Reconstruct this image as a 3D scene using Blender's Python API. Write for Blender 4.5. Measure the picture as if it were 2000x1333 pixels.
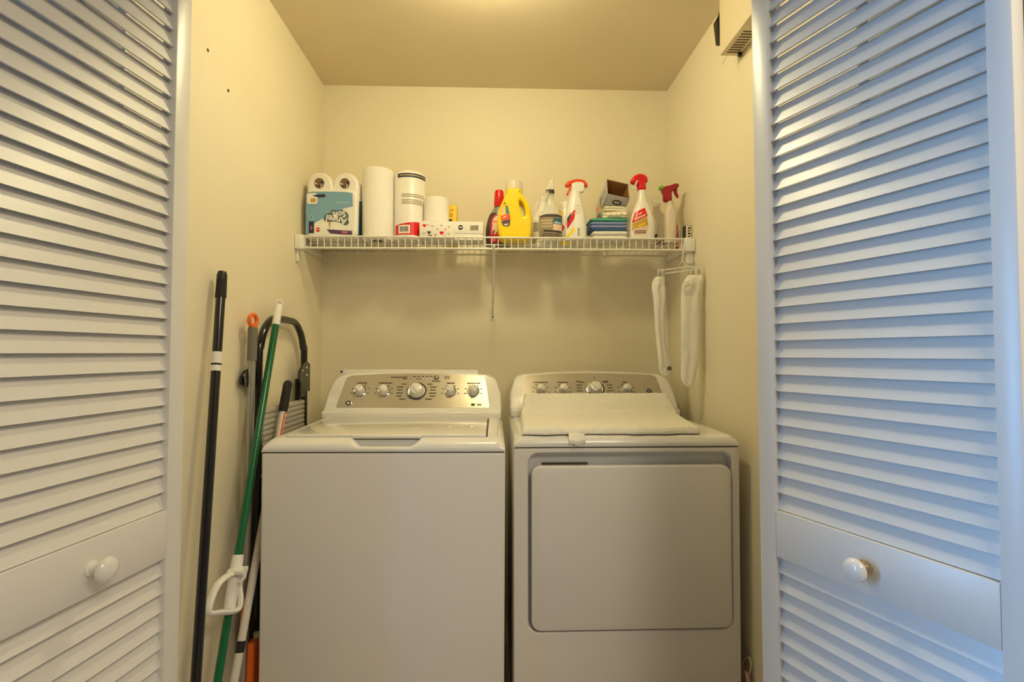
import bpy, bmesh, math, random
from math import sin, cos, pi, sqrt, radians
from mathutils import Vector, Matrix, Euler, noise

for o in list(bpy.data.objects):
    bpy.data.objects.remove(o, do_unlink=True)
random.seed(7)
SC = bpy.context.scene
COL = SC.collection

# ------------------------------------------------------------------ camera
CAM_Z = 1.20
F_PX = 1000.0
YAW, PITCH = radians(1.95), radians(1.25)
cam_data = bpy.data.cameras.new('camera')
cam_data.sensor_width = 36.0
cam_data.lens = 36.0 * F_PX / 2000.0
cam_data.clip_start = 0.02
cam = bpy.data.objects.new('camera', cam_data)
cam.location = (0, 0, CAM_Z)
cam.rotation_euler = (pi / 2 + PITCH, 0, -YAW)
COL.objects.link(cam)
SC.camera = cam
RM = Euler((pi / 2 + PITCH, 0, -YAW)).to_matrix()


def ray(u, v):
    return RM @ Vector(((u - 1000.0) / F_PX, (666.5 - v) / F_PX, -1.0))


def at(u, v, y):
    d = ray(u, v)
    return Vector((0, 0, CAM_Z)) + d * (y / d.y)


def atx(u, v, x):
    d = ray(u, v)
    return Vector((0, 0, CAM_Z)) + d * (x / d.x)


# ------------------------------------------------------------------ world, lights, exposure
SC.view_settings.view_transform = 'Standard'
SC.view_settings.look = 'None'
SC.view_settings.gamma = 1.0
SC.view_settings.use_curve_mapping = False
SC.view_settings.exposure = 0.10
SC.render.film_transparent = False

world = bpy.data.worlds.new('sky')
SC.world = world
world.use_nodes = True
bg = world.node_tree.nodes['Background']
bg.inputs['Color'].default_value = (0.42, 0.62, 1.0, 1)
bg.inputs['Strength'].default_value = 1.0

LAMP_POS = Vector((-0.02, 1.40, 2.25))
LAMP_COL = (1.0, 0.87, 0.50)
LAMP_STRENGTH = 70.0

win_light = bpy.data.lights.new('window_daylight', 'AREA')
win_light.shape = 'RECTANGLE'
win_light.size, win_light.size_y = 0.55, 1.3
win_light.color = (0.14, 0.47, 1.0)
win_light.energy = 37.0
wl = bpy.data.objects.new('window_daylight', win_light)
wl.location = (-1.78, 0.40, 1.20)
wl.rotation_euler = (pi / 2, 0, -pi / 2)     # shines towards +X through the window
COL.objects.link(wl)

# unseen warm fill added behind the camera to brighten doors and appliance fronts
hall_fill = bpy.data.lights.new('hall_fill_light', 'AREA')
hall_fill.shape = 'DISK'
hall_fill.size = 1.1
hall_fill.color = (1.0, 0.85, 0.60)
hall_fill.energy = 36.0
hl = bpy.data.objects.new('hall_fill_light', hall_fill)
hl.location = (1.0, -0.45, 2.42)
COL.objects.link(hl)


# ------------------------------------------------------------------ materials
def lin(c):
    c /= 255.0
    return c / 12.92 if c <= 0.04045 else ((c + 0.055) / 1.055) ** 2.4


MATS = {}


def mat(name, rgb, rough=0.5, metal=0.0, var=0.03, scale=6.0, bump=0.0, bscale=60.0, coat=0.0,
        trans=0.0, emit=None, estr=0.0, spec=0.5, aniso=False, alpha=1.0, sub=0.0):
    m = bpy.data.materials.new(name)
    m.use_nodes = True
    nt = m.node_tree
    b = nt.nodes['Principled BSDF']
    col = tuple(lin(c) for c in rgb)
    b.inputs['Roughness'].default_value = rough
    b.inputs['Metallic'].default_value = metal
    b.inputs['Specular IOR Level'].default_value = spec
    b.inputs['Coat Weight'].default_value = coat
    b.inputs['Coat Roughness'].default_value = 0.08
    b.inputs['Transmission Weight'].default_value = trans
    b.inputs['Alpha'].default_value = alpha
    if sub:
        b.inputs['Subsurface Weight'].default_value = sub
        b.inputs['Subsurface Radius'].default_value = (0.01, 0.01, 0.01)
    tc = nt.nodes.new('ShaderNodeTexCoord')
    if var > 0:
        nz = nt.nodes.new('ShaderNodeTexNoise')
        nz.inputs['Scale'].default_value = scale
        nz.inputs['Detail'].default_value = 4
        if aniso:
            mp = nt.nodes.new('ShaderNodeMapping')
            mp.inputs['Scale'].default_value = (0.6, 40, 40)
            nt.links.new(tc.outputs['Object'], mp.inputs['Vector'])
            nt.links.new(mp.outputs['Vector'], nz.inputs['Vector'])
        else:
            nt.links.new(tc.outputs['Object'], nz.inputs['Vector'])
        mx = nt.nodes.new('ShaderNodeMix')
        mx.data_type = 'RGBA'
        mx.inputs['A'].default_value = tuple(max(0, c * (1 - var)) for c in col) + (1,)
        mx.inputs['B'].default_value = tuple(min(1, c * (1 + var)) for c in col) + (1,)
        nt.links.new(nz.outputs['Fac'], mx.inputs['Factor'])
        nt.links.new(mx.outputs['Result'], b.inputs['Base Color'])
    else:
        b.inputs['Base Color'].default_value = col + (1,)
    if bump > 0:
        n2 = nt.nodes.new('ShaderNodeTexNoise')
        n2.inputs['Scale'].default_value = bscale
        n2.inputs['Detail'].default_value = 3
        nt.links.new(tc.outputs['Object'], n2.inputs['Vector'])
        bp = nt.nodes.new('ShaderNodeBump')
        bp.inputs['Strength'].default_value = bump
        bp.inputs['Distance'].default_value = 0.004
        nt.links.new(n2.outputs['Fac'], bp.inputs['Height'])
        nt.links.new(bp.outputs['Normal'], b.inputs['Normal'])
    if emit:
        b.inputs['Emission Color'].default_value = tuple(emit) + (1,)
        b.inputs['Emission Strength'].default_value = estr
    MATS[name] = m
    return m


mat('wall_paint', (238, 229, 203), 0.6, var=0.03, scale=2.2, bump=0.10, bscale=55)
mat('ceiling_paint', (226, 212, 182), 0.7, var=0.02, scale=3, bump=0.08, bscale=70)
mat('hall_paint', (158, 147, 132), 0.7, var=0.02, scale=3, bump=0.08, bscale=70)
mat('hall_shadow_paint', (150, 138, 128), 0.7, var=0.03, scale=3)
mat('floor_tile', (188, 172, 150), 0.45, var=0.08, scale=5)
mat('door_paint', (228, 226, 221), 0.37, var=0.015, scale=8, bump=0.05, bscale=120, spec=0.75)
mat('knob_porcelain', (235, 232, 226), 0.15, var=0.01, coat=0.5)
mat('satin_brass', (190, 176, 150), 0.35, 0.7, var=0.03)
mat('enamel', (240, 238, 232), 0.22, var=0.012, scale=3, coat=0.35)
mat('enamel_front', (234, 231, 226), 0.34, var=0.02, scale=2.2, coat=0.15)
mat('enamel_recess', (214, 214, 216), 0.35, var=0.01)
mat('lid_gloss', (240, 238, 230), 0.06, var=0.008, scale=3, coat=0.8)
mat('seam_dark', (70, 62, 50), 0.7, var=0.05)
mat('brushed_steel', (184, 176, 160), 0.27, 0.32, var=0.05, scale=4, aniso=True)
mat('knob_white', (236, 234, 228), 0.2, var=0.01, coat=0.4)
mat('chrome', (225, 224, 220), 0.12, 1.0, var=0.01)
mat('print_dark', (66, 57, 45), 0.6, var=0.03)
mat('print_black', (34, 32, 32), 0.6, var=0.03)
mat('dial_blue', (80, 130, 170), 0.4, var=0.02)
mat('wire_white', (238, 234, 222), 0.35, var=0.01)
mat('plastic_white', (240, 238, 230), 0.3, var=0.01)
mat('plastic_clear', (240, 242, 238), 0.12, var=0.0, trans=0.0, alpha=0.34)
mat('plastic_frost', (240, 236, 226), 0.35, var=0.0, alpha=0.62)
mat('plastic_haze', (240, 224, 206), 0.25, var=0.0, alpha=0.48)
mat('plastic_milky', (236, 222, 200), 0.35, var=0.01, alpha=0.86)
mat('black_satin', (26, 24, 24), 0.35, var=0.05)
mat('black_gloss', (22, 19, 19), 0.18, var=0.05, coat=0.3)
mat('black_foam', (36, 33, 31), 0.8, var=0.08, bump=0.2, bscale=300)
mat('grip_gray', (120, 116, 104), 0.7, var=0.05)
mat('pole_silver', (176, 174, 168), 0.28, 0.75, var=0.03)
mat('pole_white', (214, 208, 198), 0.3, var=0.02)
mat('pole_green', (2, 100, 54), 0.25, var=0.04, coat=0.3)
mat('orange', (240, 112, 34), 0.4, var=0.03)
mat('orange_red', (238, 78, 30), 0.35, var=0.02)
mat('red', (222, 20, 26), 0.3, var=0.03)
mat('dark_red', (160, 16, 34), 0.3, var=0.03)
mat('crimson', (178, 24, 62), 0.4, var=0.05)
mat('pink', (226, 120, 140), 0.4, var=0.05)
mat('magenta', (150, 40, 100), 0.4, var=0.05)
mat('lime', (110, 180, 50), 0.4, var=0.03)
mat('green', (20, 140, 60), 0.4, var=0.03)
mat('yellow', (255, 222, 8), 0.32, var=0.02, coat=0.2)
mat('yellow_card', (244, 200, 24), 0.5, var=0.03)
mat('gold', (206, 160, 60), 0.4, var=0.25, scale=80)
mat('navy', (34, 36, 70), 0.5, var=0.04)
mat('purple', (84, 54, 104), 0.5, var=0.04)
mat('label_blue', (122, 166, 192), 0.35, var=0.03)
mat('label_blue_pale', (160, 200, 212), 0.4, var=0.03)
mat('label_cloud_gray', (92, 108, 112), 0.5, var=0.04)
mat('teal_dark', (44, 92, 116), 0.4, var=0.08)
mat('teal', (40, 130, 140), 0.4, var=0.04)
mat('peach', (236, 206, 178), 0.5, var=0.03)
mat('film_white', (240, 237, 230), 0.32, var=0.02, bump=0.25, bscale=22, coat=0.2)
mat('paper_white', (246, 243, 236), 0.85, var=0.015, bump=0.35, bscale=160)
mat('card_white', (240, 237, 230), 0.6, var=0.02)
mat('card_brown', (150, 104, 56), 0.8, var=0.06)
mat('card_gray', (196, 194, 198), 0.6, var=0.03)
mat('core_brown', (120, 96, 74), 0.8, var=0.3, scale=60)
mat('print_gray', (184, 172, 146), 0.7, var=0.25, scale=220)
mat('print_beige', (206, 186, 146), 0.7, var=0.12, scale=200)
mat('bottle_plum', (66, 60, 66), 0.2, var=0.05, coat=0.3)
mat('bottle_gray', (140, 140, 132), 0.3, var=0.05)
mat('label_clear_gray', (150, 138, 116), 0.45, var=0.22, scale=70)
mat('label_cream', (232, 222, 196), 0.5, var=0.03)
mat('liquid_green', (40, 120, 50), 0.2, var=0.05)
mat('cloth_cream', (242, 234, 208), 0.95, var=0.04, scale=40, bump=0.3, bscale=220)
mat('cloth_white', (240, 236, 226), 0.95, var=0.03, scale=40, bump=0.3, bscale=220)
mat('cloth_green', (84, 172, 140), 0.95, var=0.06, scale=40, bump=0.3, bscale=220)
mat('cloth_blue', (138, 154, 200), 0.95, var=0.05, scale=40, bump=0.3, bscale=220)
mat('cloth_navy', (70, 112, 160), 0.95, var=0.06, scale=40, bump=0.3, bscale=220)
mat('mat_plush', (252, 246, 232), 1.0, var=0.07, scale=130, bump=0.8, bscale=260)
mat('mat_backing', (190, 178, 172), 0.9, var=0.15, scale=160)
mat('step_plastic', (188, 184, 172), 0.5, var=0.03)
mat('rivet', (170, 166, 158), 0.3, 0.8, var=0.02)
mat('sleeve_fabric', (242, 238, 226), 0.9, var=0.02, scale=30, bump=0.15, bscale=160)
mat('button_brown', (112, 98, 72), 0.4, var=0.1)
mat('box_beige', (226, 214, 186), 0.45, var=0.015)
mat('box_dark', (96, 84, 60), 0.7, var=0.05)
mat('cable_pink', (196, 150, 130), 0.5, var=0.05)
mat('nail_dark', (60, 48, 36), 0.5, var=0.05)
mat('lamp_glass', (255, 250, 240), 0.4, var=0.0, emit=LAMP_COL, estr=LAMP_STRENGTH)
mat('lamp_base', (220, 214, 200), 0.4, var=0.01)
mat('window_frame_paint', (236, 236, 234), 0.4, var=0.01)


# ------------------------------------------------------------------ mesh builder
class MB:
    def __init__(s):
        s.v, s.f, s.mi, s.mats = [], [], [], []

    def m(s, name):
        if name not in s.mats:
            s.mats.append(name)
        return s.mats.index(name)

    def add(s, verts, faces, mname):
        k = len(s.v)
        i = s.m(mname)
        s.v += [Vector(v) for v in verts]
        for f in faces:
            s.f.append([k + j for j in f])
            s.mi.append(i)
        return s

    def bm(s, bm, mname, M=None):
        bm.verts.ensure_lookup_table()
        bm.verts.index_update()
        vs = [(M @ v.co) if M else v.co.copy() for v in bm.verts]
        s.add(vs, [[v.index for v in f.verts] for f in bm.faces], mname)
        bm.free()
        return s

    def box(s, lo, hi, mname, bevel=0.0, seg=2, M=None):
        lo, hi = Vector(lo), Vector(hi)
        bm = bmesh.new()
        bmesh.ops.create_cube(bm, size=1.0)
        c, d = (lo + hi) / 2, hi - lo
        for v in bm.verts:
            v.co = Vector((c.x + v.co.x * d.x, c.y + v.co.y * d.y, c.z + v.co.z * d.z))
        if bevel > 0:
            bmesh.ops.bevel(bm, geom=bm.edges[:], offset=min(bevel, min(d) * 0.49), segments=seg,
                            profile=0.5, affect='EDGES')
        return s.bm(bm, mname, M)

    def tube(s, pts, r, mname, seg=12, closed=False, caps=True, flat=1.0):
        pts = [Vector(p) for p in pts]
        n = len(pts)
        rs = r if isinstance(r, (list, tuple)) else [r] * n
        rings = []
        up = None
        for i in range(n):
            if closed:
                t = pts[(i + 1) % n] - pts[i - 1]
            else:
                t = pts[min(i + 1, n - 1)] - pts[max(i - 1, 0)]
            t.normalize()
            if up is None:
                ref = Vector((0, 0, 1)) if abs(t.z) < 0.9 else Vector((0, 1, 0))
                up = (ref - t * ref.dot(t)).normalized()
            else:
                up = (up - t * up.dot(t))
                up.normalize()
            sd = t.cross(up)
            rings.append([pts[i] + up * (rs[i] * cos(2 * pi * j / seg)) + sd * (flat * rs[i] * sin(2 * pi * j / seg))
                          for j in range(seg)])
        return s.loft(rings, mname, caps=caps and not closed, loop=closed)

    def loft(s, rings, mname, caps=True, loop=False, flip=False):
        n, k = len(rings), len(rings[0])
        verts = [p for rg in rings for p in rg]
        faces = []
        for i in range(n if loop else n - 1):
            a, b = i * k, ((i + 1) % n) * k
            for j in range(k):
                j2 = (j + 1) % k
                faces.append([a + j, a + j2, b + j2, b + j])
        if caps:
            faces.append(list(range(k))[::-1])
            faces.append([(n - 1) * k + j for j in range(k)])
        return s.add(verts, faces, mname)

    def lathe(s, prof, mname, M=None, seg=32, caps=True):
        M = M or Matrix.Identity(4)
        rings = [[M @ Vector((r * cos(2 * pi * j / seg), r * sin(2 * pi * j / seg), z)) for j in range(seg)]
                 for r, z in prof]
        return s.loft(rings, mname, caps=caps)

    def grid(s, fn, nu, nv, mname, flip=False):
        verts = [fn(i / nu, j / nv) for j in range(nv + 1) for i in range(nu + 1)]
        faces = []
        for j in range(nv):
            for i in range(nu):
                a = j * (nu + 1) + i
                q = [a, a + 1, a + nu + 2, a + nu + 1]
                faces.append(q[::-1] if flip else q)
        return s.add(verts, faces, mname)

    def flat(s, poly, mp, mname):
        """one polygon (u,v) laid on a surface by mp(u,v), triangulated"""
        cu = curve_mesh([poly])
        vs, fs = cu
        return s.add([mp(v[0], v[1]) for v in vs], fs, mname)

    def text(s, txt, size, mp, mname, cx=0, cy=0, rot=0, sx=1.0, bold=0.0):
        vs, fs = text_mesh(txt, size, bold)
        out = []
        for x, y, z in vs:
            x *= sx
            X = cx + x * cos(rot) - y * sin(rot)
            Y = cy + x * sin(rot) + y * cos(rot)
            out.append(mp(X, Y))
        return s.add(out, fs, mname)

    def prism(s, outlines, half, bevel, mname, M, smooth=0):
        """2D outline(s) in (u,v) extruded +-half along the third axis; M maps (u, depth, v)"""
        vs, fs = curve_mesh(outlines, half, bevel, smooth)
        return s.add([M @ Vector((x, z, y)) for x, y, z in vs], fs, mname)

    def build(s, name, parent=None, loc=None, rot=None, angle=38, fix=True):
        me = bpy.data.meshes.new(name)
        me.from_pydata([tuple(v) for v in s.v], [], s.f)
        for nm in s.mats:
            me.materials.append(MATS[nm])
        me.polygons.foreach_set('material_index', s.mi)
        if fix:
            bm = bmesh.new()
            bm.from_mesh(me)
            bmesh.ops.recalc_face_normals(bm, faces=bm.faces[:])
            bm.to_mesh(me)
            bm.free()
        me.polygons.foreach_set('use_smooth', [True] * len(me.polygons))
        me.set_sharp_from_angle(angle=radians(angle))
        me.update()
        o = bpy.data.objects.new(name, me)
        COL.objects.link(o)
        if parent is not None:
            o.parent = parent
        if loc is not None:
            o.location = loc
        if rot is not None:
            o.rotation_euler = rot
        return o


def crom(pts, k, closed=True):
    out = []
    n = len(pts)
    for i in range(n if closed else n - 1):
        p = [pts[(i + d) % n] if closed else pts[min(max(i + d, 0), n - 1)] for d in (-1, 0, 1, 2)]
        for j in range(k):
            t = j / k
            out.append(tuple(0.5 * (2 * p[1][c] + (p[2][c] - p[0][c]) * t
                                    + (2 * p[0][c] - 5 * p[1][c] + 4 * p[2][c] - p[3][c]) * t * t
                                    + (-p[0][c] + 3 * p[1][c] - 3 * p[2][c] + p[3][c]) * t ** 3)
                             for c in range(len(pts[0]))))
    if not closed:
        out.append(tuple(pts[-1]))
    return out


def curve_mesh(outlines, half=0.0, bevel=0.0, smooth=0):
    cu = bpy.data.curves.new('tmp', 'CURVE')
    cu.dimensions = '2D'
    cu.fill_mode = 'BOTH'
    cu.extrude = max(half - bevel, 0)
    cu.bevel_depth = bevel
    cu.offset = -bevel
    cu.bevel_resolution = 2
    for ol in outlines:
        p = crom(ol, smooth) if smooth else ol
        sp = cu.splines.new('POLY')
        sp.points.add(len(p) - 1)
        for q, c in zip(sp.points, p):
            q.co = (c[0], c[1], 0, 1)
        sp.use_cyclic_u = True
    return data_mesh(cu)


def data_mesh(cu):
    ob = bpy.data.objects.new('tmp', cu)
    COL.objects.link(ob)
    dg = bpy.context.evaluated_depsgraph_get()
    me = bpy.data.meshes.new_from_object(ob.evaluated_get(dg))
    vs = [tuple(v.co) for v in me.vertices]
    fs = [list(p.vertices) for p in me.polygons]
    bpy.data.objects.remove(ob, do_unlink=True)
    bpy.data.meshes.remove(me)
    bpy.data.curves.remove(cu)
    return vs, fs


def text_mesh(txt, size, bold=0.0):
    cu = bpy.data.curves.new('tmp', 'FONT')
    cu.body = txt
    cu.size = size
    cu.align_x = 'CENTER'
    cu.align_y = 'CENTER'
    cu.resolution_u = 3
    cu.offset = bold
    return data_mesh(cu)


def rrect(x0, x1, z0, z1, r, n=5):
    out = []
    for cx, cz, a in ((x1 - r, z0 + r, -90), (x1 - r, z1 - r, 0), (x0 + r, z1 - r, 90), (x0 + r, z0 + r, 180)):
        for i in range(n + 1):
            t = radians(a + 90 * i / n)
            out.append((cx + r * cos(t), cz + r * sin(t)))
    return out


def ell(cx, cz, rx, rz, n=20):
    return [(cx + rx * cos(2 * pi * i / n), cz + rz * sin(2 * pi * i / n)) for i in range(n)]


def ex_ (o, label=None, cat=None, group=None, kind=None):
    if label:
        o['label'] = label
    if cat:
        o['category'] = cat
    if group:
        o['group'] = group
    if kind:
        o['kind'] = kind
    return o


def thing(name, loc, label, cat, rz=0.0, group=None, rot=None):
    o = bpy.data.objects.new(name, None)
    o.empty_display_size = 0.05
    COL.objects.link(o)
    o.location = loc
    o.rotation_euler = rot if rot else (0, 0, rz)
    return ex_(o, label, cat, group)


def struct(name, mb, **k):
    o = mb.build(name, **k)
    o['kind'] = 'structure'
    return o


# ------------------------------------------------------------------ room shell
XL, XR, YB, ZC = -0.758, 0.781, 2.272, 2.385
YF0, YF1 = 1.055, 1.165            # thickness of the closet's front wall
HX0, HX1, HY, HZ = -1.70, 1.75, -2.30, 2.44
struct('wall_back', MB().box((XL - .1, YB, 0), (XR + .1, YB + .1, ZC + .1), 'wall_paint'))
struct('wall_left', MB().box((XL - .1, YF1, 0), (XL, YB, ZC), 'wall_paint'))
struct('wall_right', MB().box((XR, YF1, 0), (XR + .1, YB, ZC), 'wall_paint'))
struct('ceiling', MB().box((XL - .1, YF1, ZC), (XR + .1, YB, ZC + .1), 'ceiling_paint'))
struct('floor', MB().box((HX0, HY, -.08), (HX1, YB, 0), 'floor_tile'))
fw = MB()
fw.box((HX0, YF0, 0), (XL - .015, YF1, HZ), 'hall_paint')
fw.box((XR + .015, YF0, 0), (HX1, YF1, HZ), 'hall_paint')
fw.box((XL - .015, YF0, 2.062), (XR + .015, YF1, HZ), 'hall_paint')
struct('wall_front', fw)
struct('trim_1', MB().box((XL - .015, YF0, 0), (XL, YF1, 2.062), 'door_paint'))
struct('trim_2', MB().box((XR, YF0, 0), (XR + .015, YF1, 2.062), 'door_paint'))
struct('ceiling_hall', MB().box((HX0 - .1, HY - .1, HZ), (HX1 + .1, YF1, HZ + .1), 'hall_paint'))
struct('wall_hall_back', MB().box((HX0 - .1, HY - .1, 0), (HX1 + .1, HY, HZ), 'hall_paint'))
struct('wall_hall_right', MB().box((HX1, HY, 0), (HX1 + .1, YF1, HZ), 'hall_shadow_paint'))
wy0, wy1, wz0, wz1 = 0.10, 0.70, 0.50, 1.88
wlm = MB()
wlm.box((HX0 - .1, HY, 0), (HX0, wy0, HZ), 'hall_paint')
wlm.box((HX0 - .1, wy1, 0), (HX0, YF1, HZ), 'hall_paint')
wlm.box((HX0 - .1, wy0, 0), (HX0, wy1, wz0), 'hall_paint')
wlm.box((HX0 - .1, wy0, wz1), (HX0, wy1, HZ), 'hall_paint')
struct('wall_hall_left', wlm)
wf = MB()
for a, b in (((wy0, wz0), (wy0 + .04, wz1)), ((wy1 - .04, wz0), (wy1, wz1)), ((wy0, wz0), (wy1, wz0 + .04)),
             ((wy0, wz1 - .04), (wy1, wz1)), ((wy0, 1.17), (wy1, 1.20))):
    wf.box((HX0 - .07, a[0], a[1]), (HX0 - .03, b[0], b[1]), 'window_frame_paint', .004)
struct('window_1', wf)

# ceiling lamp of the closet: flush mount, just above the picture's upper edge
lamp = thing('ceiling_lamp', (LAMP_POS.x, LAMP_POS.y, ZC), 'lit round glass ceiling lamp inside the closet above the doors', 'lamp')
MB().lathe([(.001, -.022), (.085, -.022), (.09, -.012), (.085, 0), (.001, 0)], 'lamp_base').build('base', lamp)
prof = [(.001 + .078 * sin(pi / 2 * i / 8), -.125 + .08 * (1 - cos(pi / 2 * i / 8))) for i in range(9)]
prof += [(.078, -.030), (.07, -.024)]
MB().lathe(prof, 'lamp_glass', seg=28).build('glass_dome', lamp)


# ------------------------------------------------------------------ louvered folding doors
LW, LT = 0.417, 0.030

PITCHZ = 0.0325


def louvers(z0, z1, u0, u1, sg):
    """slats between two rails: lower edge to the visible side (sg), upper edge to the back"""
    mb = MB()
    n = int((z1 - z0) / PITCHZ)
    p = (z1 - z0) / n
    d, h, t = 0.0138, 0.0363, 0.0058
    for i in range(n):
        zb = z0 + p * i + .0015
        hh = min(h, z1 - zb - .001)
        dd = d * hh / h
        wo = 0.0085
        sec = [(wo, zb), (wo - dd, zb + hh), (wo - dd - t, zb + hh), (wo - t, zb + .0008)]
        rings = []
        for u in (u0, u1):
            rings.append([Vector((u, sg * w, z)) for w, z in sec])
        mb.loft(rings, 'door_paint')
    return mb


def leaf(sg, RAILS, far=0.0375, near=0.029):
    mb = MB()
    mb.box((0, -LT / 2, .02), (far - .0, LT / 2, 2.035), 'door_paint', .002)
    mb.box((LW - near, -LT / 2, .02), (LW, LT / 2, 2.035), 'door_paint', .002)
    for a, b in RAILS:
        mb.box((far, -LT / 2 + .0005, a), (LW - near, LT / 2 - .0005, b), 'door_paint', .0015)
    return mb


def folding_door(name, F, direction, sg, F2, N2, knob_u, label, dz):
    RAILS = ((0.02, 0.16), (0.8035 + dz, 0.894 + dz), (1.955, 2.035))
    root = bpy.data.objects.new(name, None)
    COL.objects.link(root)
    ang = math.atan2(direction[1], direction[0])
    root.location = (F[0], F[1], 0)
    root.rotation_euler = (0, 0, ang)
    # the doors hang slightly out of plumb, heads towards the opening's middle
    root.matrix_world = (Matrix.Translation((F[0], F[1], 1.2)) @ Matrix.Rotation(sg * radians(.40), 4, 'Y')
                         @ Matrix.Translation((0, 0, -1.2)) @ Matrix.Rotation(ang, 4, 'Z'))
    root['kind'] = 'structure'
    root['label'] = label
    root['category'] = 'door'
    a = leaf(sg, RAILS).build('door_leaf', root)
    for (z0, z1) in ((RAILS[0][1], RAILS[1][0]), (RAILS[1][1], RAILS[2][0])):
        louvers(z0, z1, .036, LW - .0275, sg).build('louver_slats', a)
        MB().box((LW * .5 - .006, -sg * .0135 - .0025, z0), (LW * .5 + .006, -sg * .0135 + .0025, z1), 'door_paint',
                 .001).build('tilt_bar', a)
    # knob
    K = Matrix.Translation((knob_u, sg * LT / 2, .8475 + dz)) @ Matrix.Rotation(-sg * pi / 2, 4, 'X')
    kb = MB().lathe([(.0125, -.001), (.0125, .002), (.0085, .004), (.0075, .014), (.010, .019)],
                    'satin_brass' if sg < 0 else 'knob_porcelain', K, 24)
    kb.lathe([(.009, .0175), (.0165, .0205), (.0195, .025), (.0195, .029), (.016, .0335), (.009, .036), (.001, .0368)],
             'knob_porcelain', K, 28)
    kb.build('knob', a)
    # the second leaf of the pair, folded back to the jamb
    F2, N2 = Vector(F2), Vector(N2)
    d2 = (F2 - N2)
    inv = Matrix.Rotation(-ang, 3, 'Z')
    lp = inv @ Vector((N2.x - F[0], N2.y - F[1], 0))
    la = math.atan2(d2.y, d2.x) - ang
    b = leaf(-sg, RAILS).build('door_leaf', root, loc=lp, rot=(0, 0, la))
    for (z0, z1) in ((RAILS[0][1], RAILS[1][0]), (RAILS[1][1], RAILS[2][0])):
        louvers(z0, z1, .036, LW - .0275, sg).build('louver_slats', b)
    return root


dl = Vector((-.150, -.989)).normalized()
dr = Vector((.355, -.935)).normalized()
FL, FR = Vector((-.6286, 1.040)), Vector((.5528, 1.040))
folding_door('door_1', FL, dl, 1, (-.741, 1.040), (-.734, .624), .190, 'white louvered folding door on the left, folded open, with a white knob', .006)
folding_door('door_2', FR, dr, -1, (.764, 1.040), (.744, .626), .210, 'white louvered folding door on the right, its white knob on a brass-coloured stem', -.006)

# ------------------------------------------------------------------ wire shelf
SY = 1.965
DZ = 1.6445                     # top of the deck wires
sh = thing('wire_shelf', (0, YB, DZ), 'white wire shelf across the back wall holding the paper goods and cleaners', 'shelf')


def S(x, y, z):
    return Vector((x, y - YB, z - DZ))


xs0, xs1 = -.725, .728
deck = MB()
nw = int((xs1 - xs0) / .0254)
for i in range(nw + 1):
    x = xs0 + (xs1 - xs0) * i / nw
    deck.tube([S(x, YB - .006, DZ - .0015), S(x, SY + .004, DZ - .0015), S(x, SY, DZ - .004), S(x, SY, DZ - .046)], .0018, 'wire_white', 6)
for y in (YB - .006, YB - .09, YB - .19):
    deck.tube([S(-.752, y, DZ - .006), S(.775, y, DZ - .006)], .003, 'wire_white', 8)
deck.build('wire_deck', sh)
lip = MB()
lip.tube([S(-.745, SY - .003, DZ - .003), S(.765, SY - .003, DZ - .003)], .0034, 'wire_white', 8)
lip.tube([S(-.745, SY - .003, DZ - .047), S(.765, SY - .003, DZ - .047)], .0040, 'wire_white', 8)
lip.build('front_lip', sh)
for sgn, xw in ((1, XL), (-1, XR)):
    br = MB()
    x0, x1 = (xw + .001, xw + .034) if sgn > 0 else (xw - .042, xw - .001)
    br.box(S(x0, SY - .010, DZ - .052), S(x1, SY + .022, DZ + .002), 'plastic_white', .003)
    x2, x3 = (xw + .001, xw + .010) if sgn > 0 else (xw - .030, xw - .001)
    br.box(S(x2, SY + .004, DZ - .098), S(x3, SY + .020, DZ - .050), 'plastic_white', .003)
    br.box(S(min(xw + sgn * .001, xw + sgn * .008), SY + .02, DZ - .040), S(max(xw + sgn * .001, xw + sgn * .008), YB - .002, DZ - .012),
           'plastic_white', .002)
    br.build('end_bracket', sh)
pb = at(962, 620, YB)
brc = MB()
ta = S(at(965, 487, SY).x, SY - .001, DZ - .047)
tb = S(pb.x, YB - .006, pb.z + .012)
brc.tube([ta, ta + (tb - ta) * .5, tb], .0078, 'wire_white', 10, flat=.7)
brc.tube([ta + Vector((0, .006, .012)), ta + Vector((0, -.008, .004)), ta + Vector((0, -.005, -.008)), ta], .004, 'wire_white', 8)
brc.build('support_brace', sh)
an = MB()
an.lathe([(.014, 0), (.0135, .003), (.006, .006), (.001, .0062)], 'plastic_white', Matrix.Translation(S(pb.x, YB - .0005, pb.z)) @ Matrix.Rotation(pi / 2, 4, 'X'), 18)
an.lathe([(.0042, .006), (.0028, .0072), (.0005, .0074)], 'nail_dark', Matrix.Translation(S(pb.x, YB - .0005, pb.z)) @ Matrix.Rotation(pi / 2, 4, 'X'), 10)
an.build('wall_anchor', sh)
for px in (700, 1180):
    p = at(px, 492, YB)
    MB().box(S(p.x - .006, YB - .012, DZ - .014), S(p.x + .006, YB - .0005, DZ + .004), 'plastic_white', .002).build('wall_clip', sh)

ZS = DZ + .0008                 # what stands on the shelf stands here


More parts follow.
